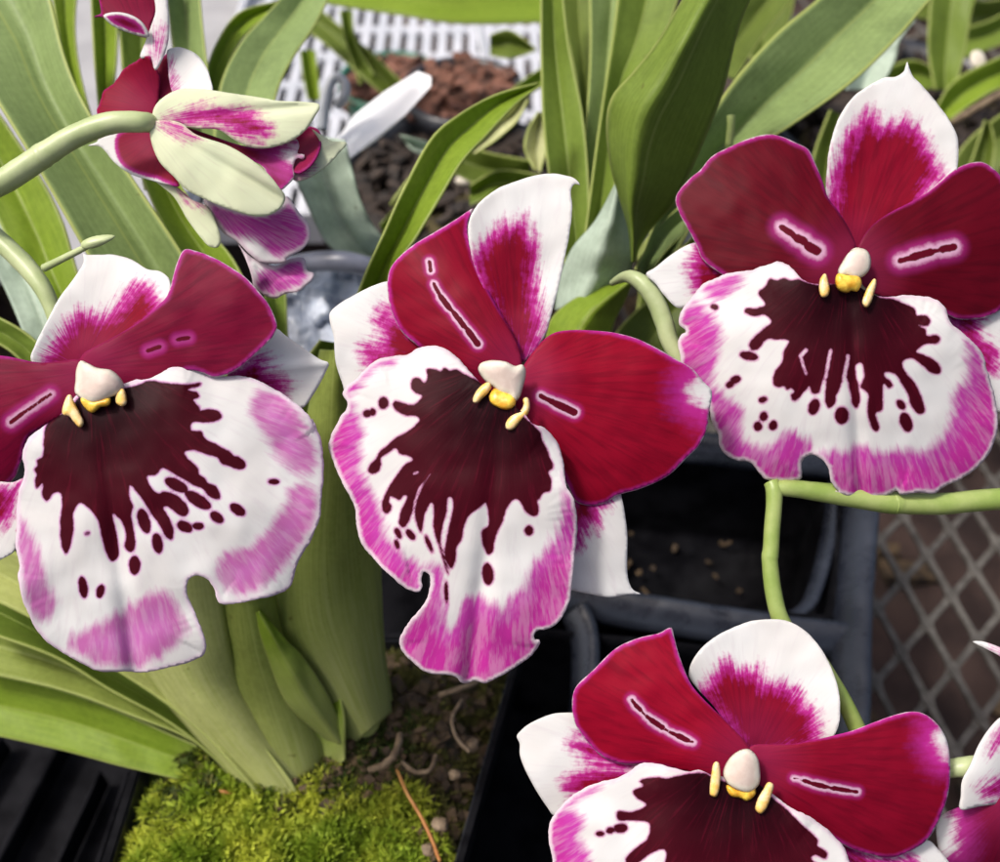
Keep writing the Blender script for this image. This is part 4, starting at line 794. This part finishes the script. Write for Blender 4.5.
petal('anther_cap', M['cap'], cl_, D, T(0,230,[(330,650),(334,600),(350,567),(378,578),(420,598),(478,608),(514,638),(530,670),(522,700),(482,714),(440,735),(402,742),(360,728),(328,700)]), (96,362), (96,390), (20,0,0,-10), wob=3, step=1.2, dome=6, seed=3)
petal('callus', M['callus'], lip, D, T(0,230,[(352,728),(400,736),(470,724),(468,752),(432,760),(400,784),(375,772)]), (96,386), (96,402), (18,0,0,0,0), wob=5, step=1.0, dome=6, seed=5)
petal('callus_horn', M['prong'], lip, D, T(0,230,[(274,792),(284,735),(300,712),(318,748),(340,790),(357,832),(346,848),(325,830),(300,800)]), (96,376), (96,416), (17,2,0,0), wob=1, step=1.0, dome=3, seed=7)
petal('callus_horn', M['prong'], lip, D, T(0,230,[(504,742),(508,700),(528,686),(541,718),(540,750),(522,756)]), (96,376), (96,416), (17,2,0,0), wob=1, step=1.0, dome=3, seed=7)
# ---- lower flower
D = .205
f = flower(D, 742, 765, 'crimson orchid flower cut off by the bottom edge, lying below the black tray')
petal('dorsal_sepal', M['sepal'], f, D,
      [(693,683),(689,676),(691,664),(700,650),(715,637),(735,627),(752,621),(768,619.5),(787,621),(806,632),(824,654),(836,681),(840,706),(837,730),(827,742),(800,748),(770,752),(746,752),(735,735),(715,708)],
      (750,752), (765,622), (-32, 6, -14, 30), seed=31, edgejit=.3,
      colour=T(500,610,[(670,290),(700,235),(735,190),(775,160),(815,185),(862,195)],3.421)+T(748,610,[(40,190),(80,240),(130,235),(170,260),(200,310),(245,345),(255,400),(240,470),(100,520),(-20,520)],3.421)+[(730,740)])
petal('lateral_sepal', M['sepal'], f, D,
      T(500,610,[(270,355),(220,352),(180,356),(100,390),(70,415),(58,432),(68,455),(70,500),(110,590),(160,670),(190,705),(260,690),(350,640),(470,570),(500,500),(380,400)],3.421),
      (700,770), (518,738), (-30, 0, -14, -40), seed=32, ruffle=2,
      colour=[T(500,610,[(228,440),(270,420),(400,480),(480,530),(430,560),(330,540),(270,510),(235,480)],3.421),T(500,610,[(200,590),(270,545),(400,530),(480,540),(400,620),(250,650)],3.421)])
petal('lateral_sepal', M['sepal'], f, D,
      T(748,610,[(330,780),(440,820),(560,810),(615,788),(650,820),(690,870),(720,960),(690,1050),(400,1050),(340,900)],3.421),
      (790,800), (940,900), (-32, 0, -14, -30), seed=33, colour=T(748,610,[(300,760),(440,830),(560,830),(590,860),(540,960),(350,960)],3.421))
petal('petal', M['petal_lit'], f, D,
      T(500,610,[(586,62),(595,95),(610,150),(640,230),(660,265),(690,300),(760,370),(850,465),(862,500),(840,560),(760,580),(700,560),(640,552),(560,535),(500,527),(430,526),(360,505),(310,460),(262,395),(248,330),(258,268),(320,205),(400,130),(480,95),(545,80),(578,62)],3.421),
      (748,757), (610,660), (-4, 24, -30, -110), hw=.75, seed=34, slit=C(500,610,[(450,306,462,322,6),(462,322,478,338,8),(480,342,497,358,4),(500,362,520,378,7),(520,378,555,400,10),(560,404,580,416,5),(582,418,610,430,7),(610,430,640,444,10),(640,444,660,452,5)],3.421))
petal('petal', M['petal'], f, D,
      T(748,610,[(-5,480),(20,462),(60,460),(110,460),(160,458),(250,440),(300,428),(350,415),(430,385),(500,360),(550,349),(590,352),(630,375),(660,410),(682,460),(690,560),(680,640),(650,720),(615,780),(560,820),(490,845),(430,838),(370,822),(290,782),(225,738),(145,700),(60,650),(0,580),(-20,520)],3.421),
      (752,757), (940,765), (-4, 22, -30, -90), hw=.7, seed=35, white=[(945,738,6),(947,746,6)], slit=C(748,610,[(155,574,190,582,3),(190,582,225,594,7),(225,594,262,603,9),(262,603,290,608,6),(290,608,340,616,8),(340,616,372,621,7)],3.421))
lip = petal('lip', M['lip'], f, D,
      T(500,610,[(800,570),(740,568),(700,555),(680,548),(640,552),(600,542),(520,524),(480,527),(440,555),(400,575),(340,590),(270,620),(210,670),(178,715),(165,765),(180,862)],3.421)+[(550,885),(558,930),(600,1000),(660,1050),(730,1070),(800,1050),(870,1000),(900,950),(890,900)]+T(748,610,[(350,870),(330,820),(290,770),(250,735),(200,700),(150,680),(90,635),(40,600),(0,560)],3.421),
      (742,775), (735,1060), (8, 50, -60, -50, 0, -8), mid=(730,880), seed=36, ruffle=4, edgejit=.8, step=2.6,
      dark=T(500,610,[(800,590),(740,580),(700,558),(640,560),(570,575),(540,572),(475,585),(490,600),(455,620),(470,645),(500,665),(450,690),(400,690),(405,718),(450,720),(510,730),(505,780),(470,810),(430,850),(440,880),(480,860),(520,830),(565,820),(560,880),(520,960),(600,1000),(650,930),(700,1100),(760,1000),(800,1100)],3.421)+T(748,610,[(30,1000),(100,1050),(150,950),(230,900),(250,880),(215,850),(225,838),(265,850),(270,830),(235,805),(240,790),(180,730),(130,680),(80,640),(30,590)],3.421),
      dots=E(500,610,[(342,765,4.6,2.8,0),(376,754,4.4,3.4,0),(412,746,7.4,4.8,-5)],3.421),
      colour=[T(500,610,[(330,590),(260,640),(220,690),(265,720),(250,770),(290,862),(300,950),(350,1100),(-50,1100),(100,700),(200,600)],3.421)])
cl_ = blob('column', M['cap'], f, D, 742, 765, 11, 9, -80, zc=14, c=8)
petal('anther_cap', M['cap'], cl_, D, [(724,774),(728,762),(737,753),(748,750),(756,757),(759,770),(758,784),(749,791),(737,789),(728,783)], (742,751), (742,779), (20,0,0,-10), wob=3, step=1.2, dome=6, seed=3)
petal('callus', M['callus'], lip, D, [(727,786),(737,788),(752,786),(755,793),(747,800),(740,797),(731,795)], (742,775), (742,791), (18,0,0,0,0), wob=5, step=1.0, dome=6, seed=5)
petal('callus_horn', M['prong'], lip, D, T(500,610,[(720,612),(726,560),(734,525),(744,522),(750,552),(747,610),(737,636),(722,632)],3.421), (742,765), (742,805), (17,2,0,0), wob=1, step=1.0, dome=3, seed=7)
petal('callus_horn', M['prong'], lip, D, T(748,610,[(70,592),(84,598),(78,630),(58,680),(42,694),(28,682),(34,652),(55,615)],3.421), (742,765), (742,805), (17,2,0,0), wob=1, step=1.0, dome=3, seed=7)
# ---- flower seen from the side, upper left
D = .214
f = empty('orchid_flower', P(155, 123, D), 'nodding orchid flower seen from behind at upper left, greenish sepals and magenta petals', 'orchid flower')
SG = M['sepal_green']; s1 = lambda p: T(80, 0, p); s2 = lambda p: T(160, 120, p)
petal('petal', M['petal_plum'], f, D, s1([(85,-60),(90,30),(93,60),(62,72),(96,72),(140,110),(200,135),(296,160),(305,110),(325,60),(340,-60)]), (150,60), (100,0), (-40,-10,-20,60), seed=41)
petal('petal', M['petal_plum'], f, D, s1([(104,66),(150,52),(200,58),(245,78),(275,105),(297,158),(240,148),(180,128),(130,100)]), (180,80), (105,60), (-22,4,-10,40), seed=40, colourinset=2.2)
petal('petal', M['sepal'], f, D, s1([(322,-60),(368,-60),(380,40),(384,110),(378,190),(350,265),(325,302),(305,245),(263,250),(285,180),(310,110),(328,50)]), (155,80), (165,0), (-20,0,0,-100), seed=42,
      colour=s1([(330,150),(360,100),(366,170),(345,230),(325,270),(305,240)]))
petal('petal', M['petal'], f, D, s1([(78,498),(85,450),(110,390),(150,360),(190,300),(250,260),(300,243),(322,290),(345,330),(340,400),(330,480),(300,500),(180,510)]), (155,110), (105,85), (-44,0,-10,40), seed=43, edgejit=1)
petal('petal', M['petal'], f, D, s1([(323,305),(350,262),(378,232),(384,300),(402,360),(420,400),(360,420),(325,430),(315,380)]), (160,100), (165,60), (-48,0,0,0), seed=44, colourinset=-3)
petal('dorsal_sepal', M['sepal'], f, D, s1([(378,215),(400,206),(430,205),(500,235),(545,290),(562,340),(570,395),(500,420),(410,410),(385,340),(380,280)]), (165,95), (195,55), (-30,10,-20,40), seed=45,
      colour=s1([(380,330),(385,260),(400,300),(425,390),(390,400)]))
petal('petal', M['petal'], f, D, s1([(36,628),(78,610),(84,590),(140,570),(300,560),(330,640),(370,710),(428,800),(380,795),(300,775),(210,745),(150,700),(100,640),(78,628)]), (160,130), (95,145), (-40,0,-10,30), seed=46,
      colour=s1([(150,600),(180,560),(320,540),(460,820),(330,775),(230,745),(170,700)]))
petal('column_stalk', SG, f, D, s2([(-20,260),(20,262),(60,280),(100,310),(140,345),(200,370),(240,440),(262,520),(250,548),(215,545),(180,510),(120,430),(60,330)]), (165,180), (210,245), (-30,0,0,60), seed=47, colour=s2([(70,280),(110,300),(160,350),(200,380),(120,350)]))
lip = petal('lip', M['lip'], f, D, s2([(325,510),(335,530),(390,590),(440,610),(500,630),(560,600),(620,598),(634,650),(664,662),(650,695),(625,715),(600,737),(540,748),(500,768),(430,742),(405,715),(395,670),(370,600)]), (235,240), (300,285), (-46,10,-20,-60), seed=48, ruffle=6,
      colour=s2([(420,720),(440,680),(520,640),(560,615),(610,620),(620,660),(590,700),(500,730)]))
lip = petal('lip', M['lip'], f, D, s2([(190,340),(300,380),(430,405),(530,370),(543,328),(600,400),(640,450),(646,510),(610,560),(550,590),(540,612),(480,618),(430,610),(380,570),(330,520),(280,490),(240,440)]), (215,200), (290,240), (-34,6,-10,-30), seed=49, ruffle=5,
      colour=s2([(230,390),(330,400),(440,430),(540,390),(600,420),(625,470),(600,530),(500,560),(430,500),(300,470)]))
petal('petal', M['petal_plum'], f, D, s2([(575,95),(600,60),(640,28),(685,45),(695,90),(680,150),(640,205),(590,230),(560,200)]), (290,150), (315,130), (-24,0,0,60), seed=50, colourinset=-3)
petal('lateral_sepal', SG, f, D, s2([(655,40),(690,62),(740,92),(805,100),(770,145),(730,190),(690,220),(640,250),(580,262),(570,230),(640,200),(680,140),(688,90)]), (280,170), (345,143), (-10,0,-10,30), seed=51, colour=s2([(575,230),(640,200),(670,190),(640,240),(590,262)]))
petal('petal', M['petal_plum'], f, D, s2([(60,15),(200,60),(350,110),(450,118),(540,98),(585,80),(600,110),(592,145),(622,150),(620,168),(590,165),(575,200),(578,245),(550,278),(520,300),(480,270),(440,200),(360,160),(200,100),(100,50)]), (165,125), (297,160), (-14,10,0,160), seed=52, white=[(291,155,4)])
petal('lateral_sepal', SG, f, D, s1([(315,540),(320,470),(350,430),(420,390),(520,385),(650,403),(780,422),(862,435),(1033,453),(1018,490),(973,560),(903,610),(803,638),(733,633),(663,600),(600,560),(480,550),(430,530),(340,525)]), (155,122), (318,104), (4,20,-10,-80,0,-7), seed=53,
      colour=s1([(330,525),(400,495),(500,455),(600,450),(700,462),(790,500),(835,560),(800,605),(720,612),(640,578),(560,556),(480,545),(400,528)]))
petal('lateral_sepal', SG, f, D, s1([(310,530),(345,520),(430,530),(500,580),(640,630),(740,690),(820,760),(863,815),(885,850),(870,890),(825,922),(765,932),(645,900),(545,860),(465,820),(405,760),(345,697),(312,620),(303,565)]), (155,124), (284,200), (8,26,-30,-80,0,-7), seed=54,
      colour=s1([(335,535),(400,530),(460,560),(520,600),(440,600),(370,570)]))
# ---- flower cut off by the right edge
D = .208
f = empty('orchid_flower', P(1005, 780, D), 'pale pink and magenta orchid flower cut off by the right edge, low in the photo', 'orchid flower')
q = lambda p: T(748, 610, p, 3.421)
petal('petal', M['petal_plum'], f, D, q([(645,745),(655,710),(720,675),(790,665),(870,640),(960,700),(960,960),(800,980),(690,920),(655,830)]), (1010,800), (938,830), (-16,0,-20,-60), seed=61, white=[(938,828,14),(943,842,10)])
petal('dorsal_sepal', M['sepal'], f, D, q([(725,680),(728,640),(732,585),(760,530),(790,460),(830,400),(870,365),(940,360),(960,640),(862,660),(790,670)]), (960,800), (1000,720), (-4,0,-10,-90), seed=62,
      colour=[q([(780,610),(870,560),(900,600),(870,650),(790,640)]), q([(850,400),(900,370),(900,430),(820,500)])])
petal('lateral_sepal', M['sepal'], f, D, q([(768,108),(800,108),(862,128),(960,170),(960,220),(900,190),(862,158),(810,130)]), (1030,665), (975,642), (-20,0,-10,0), seed=63, colour=q([(830,125),(960,170),(960,200),(862,150)]))
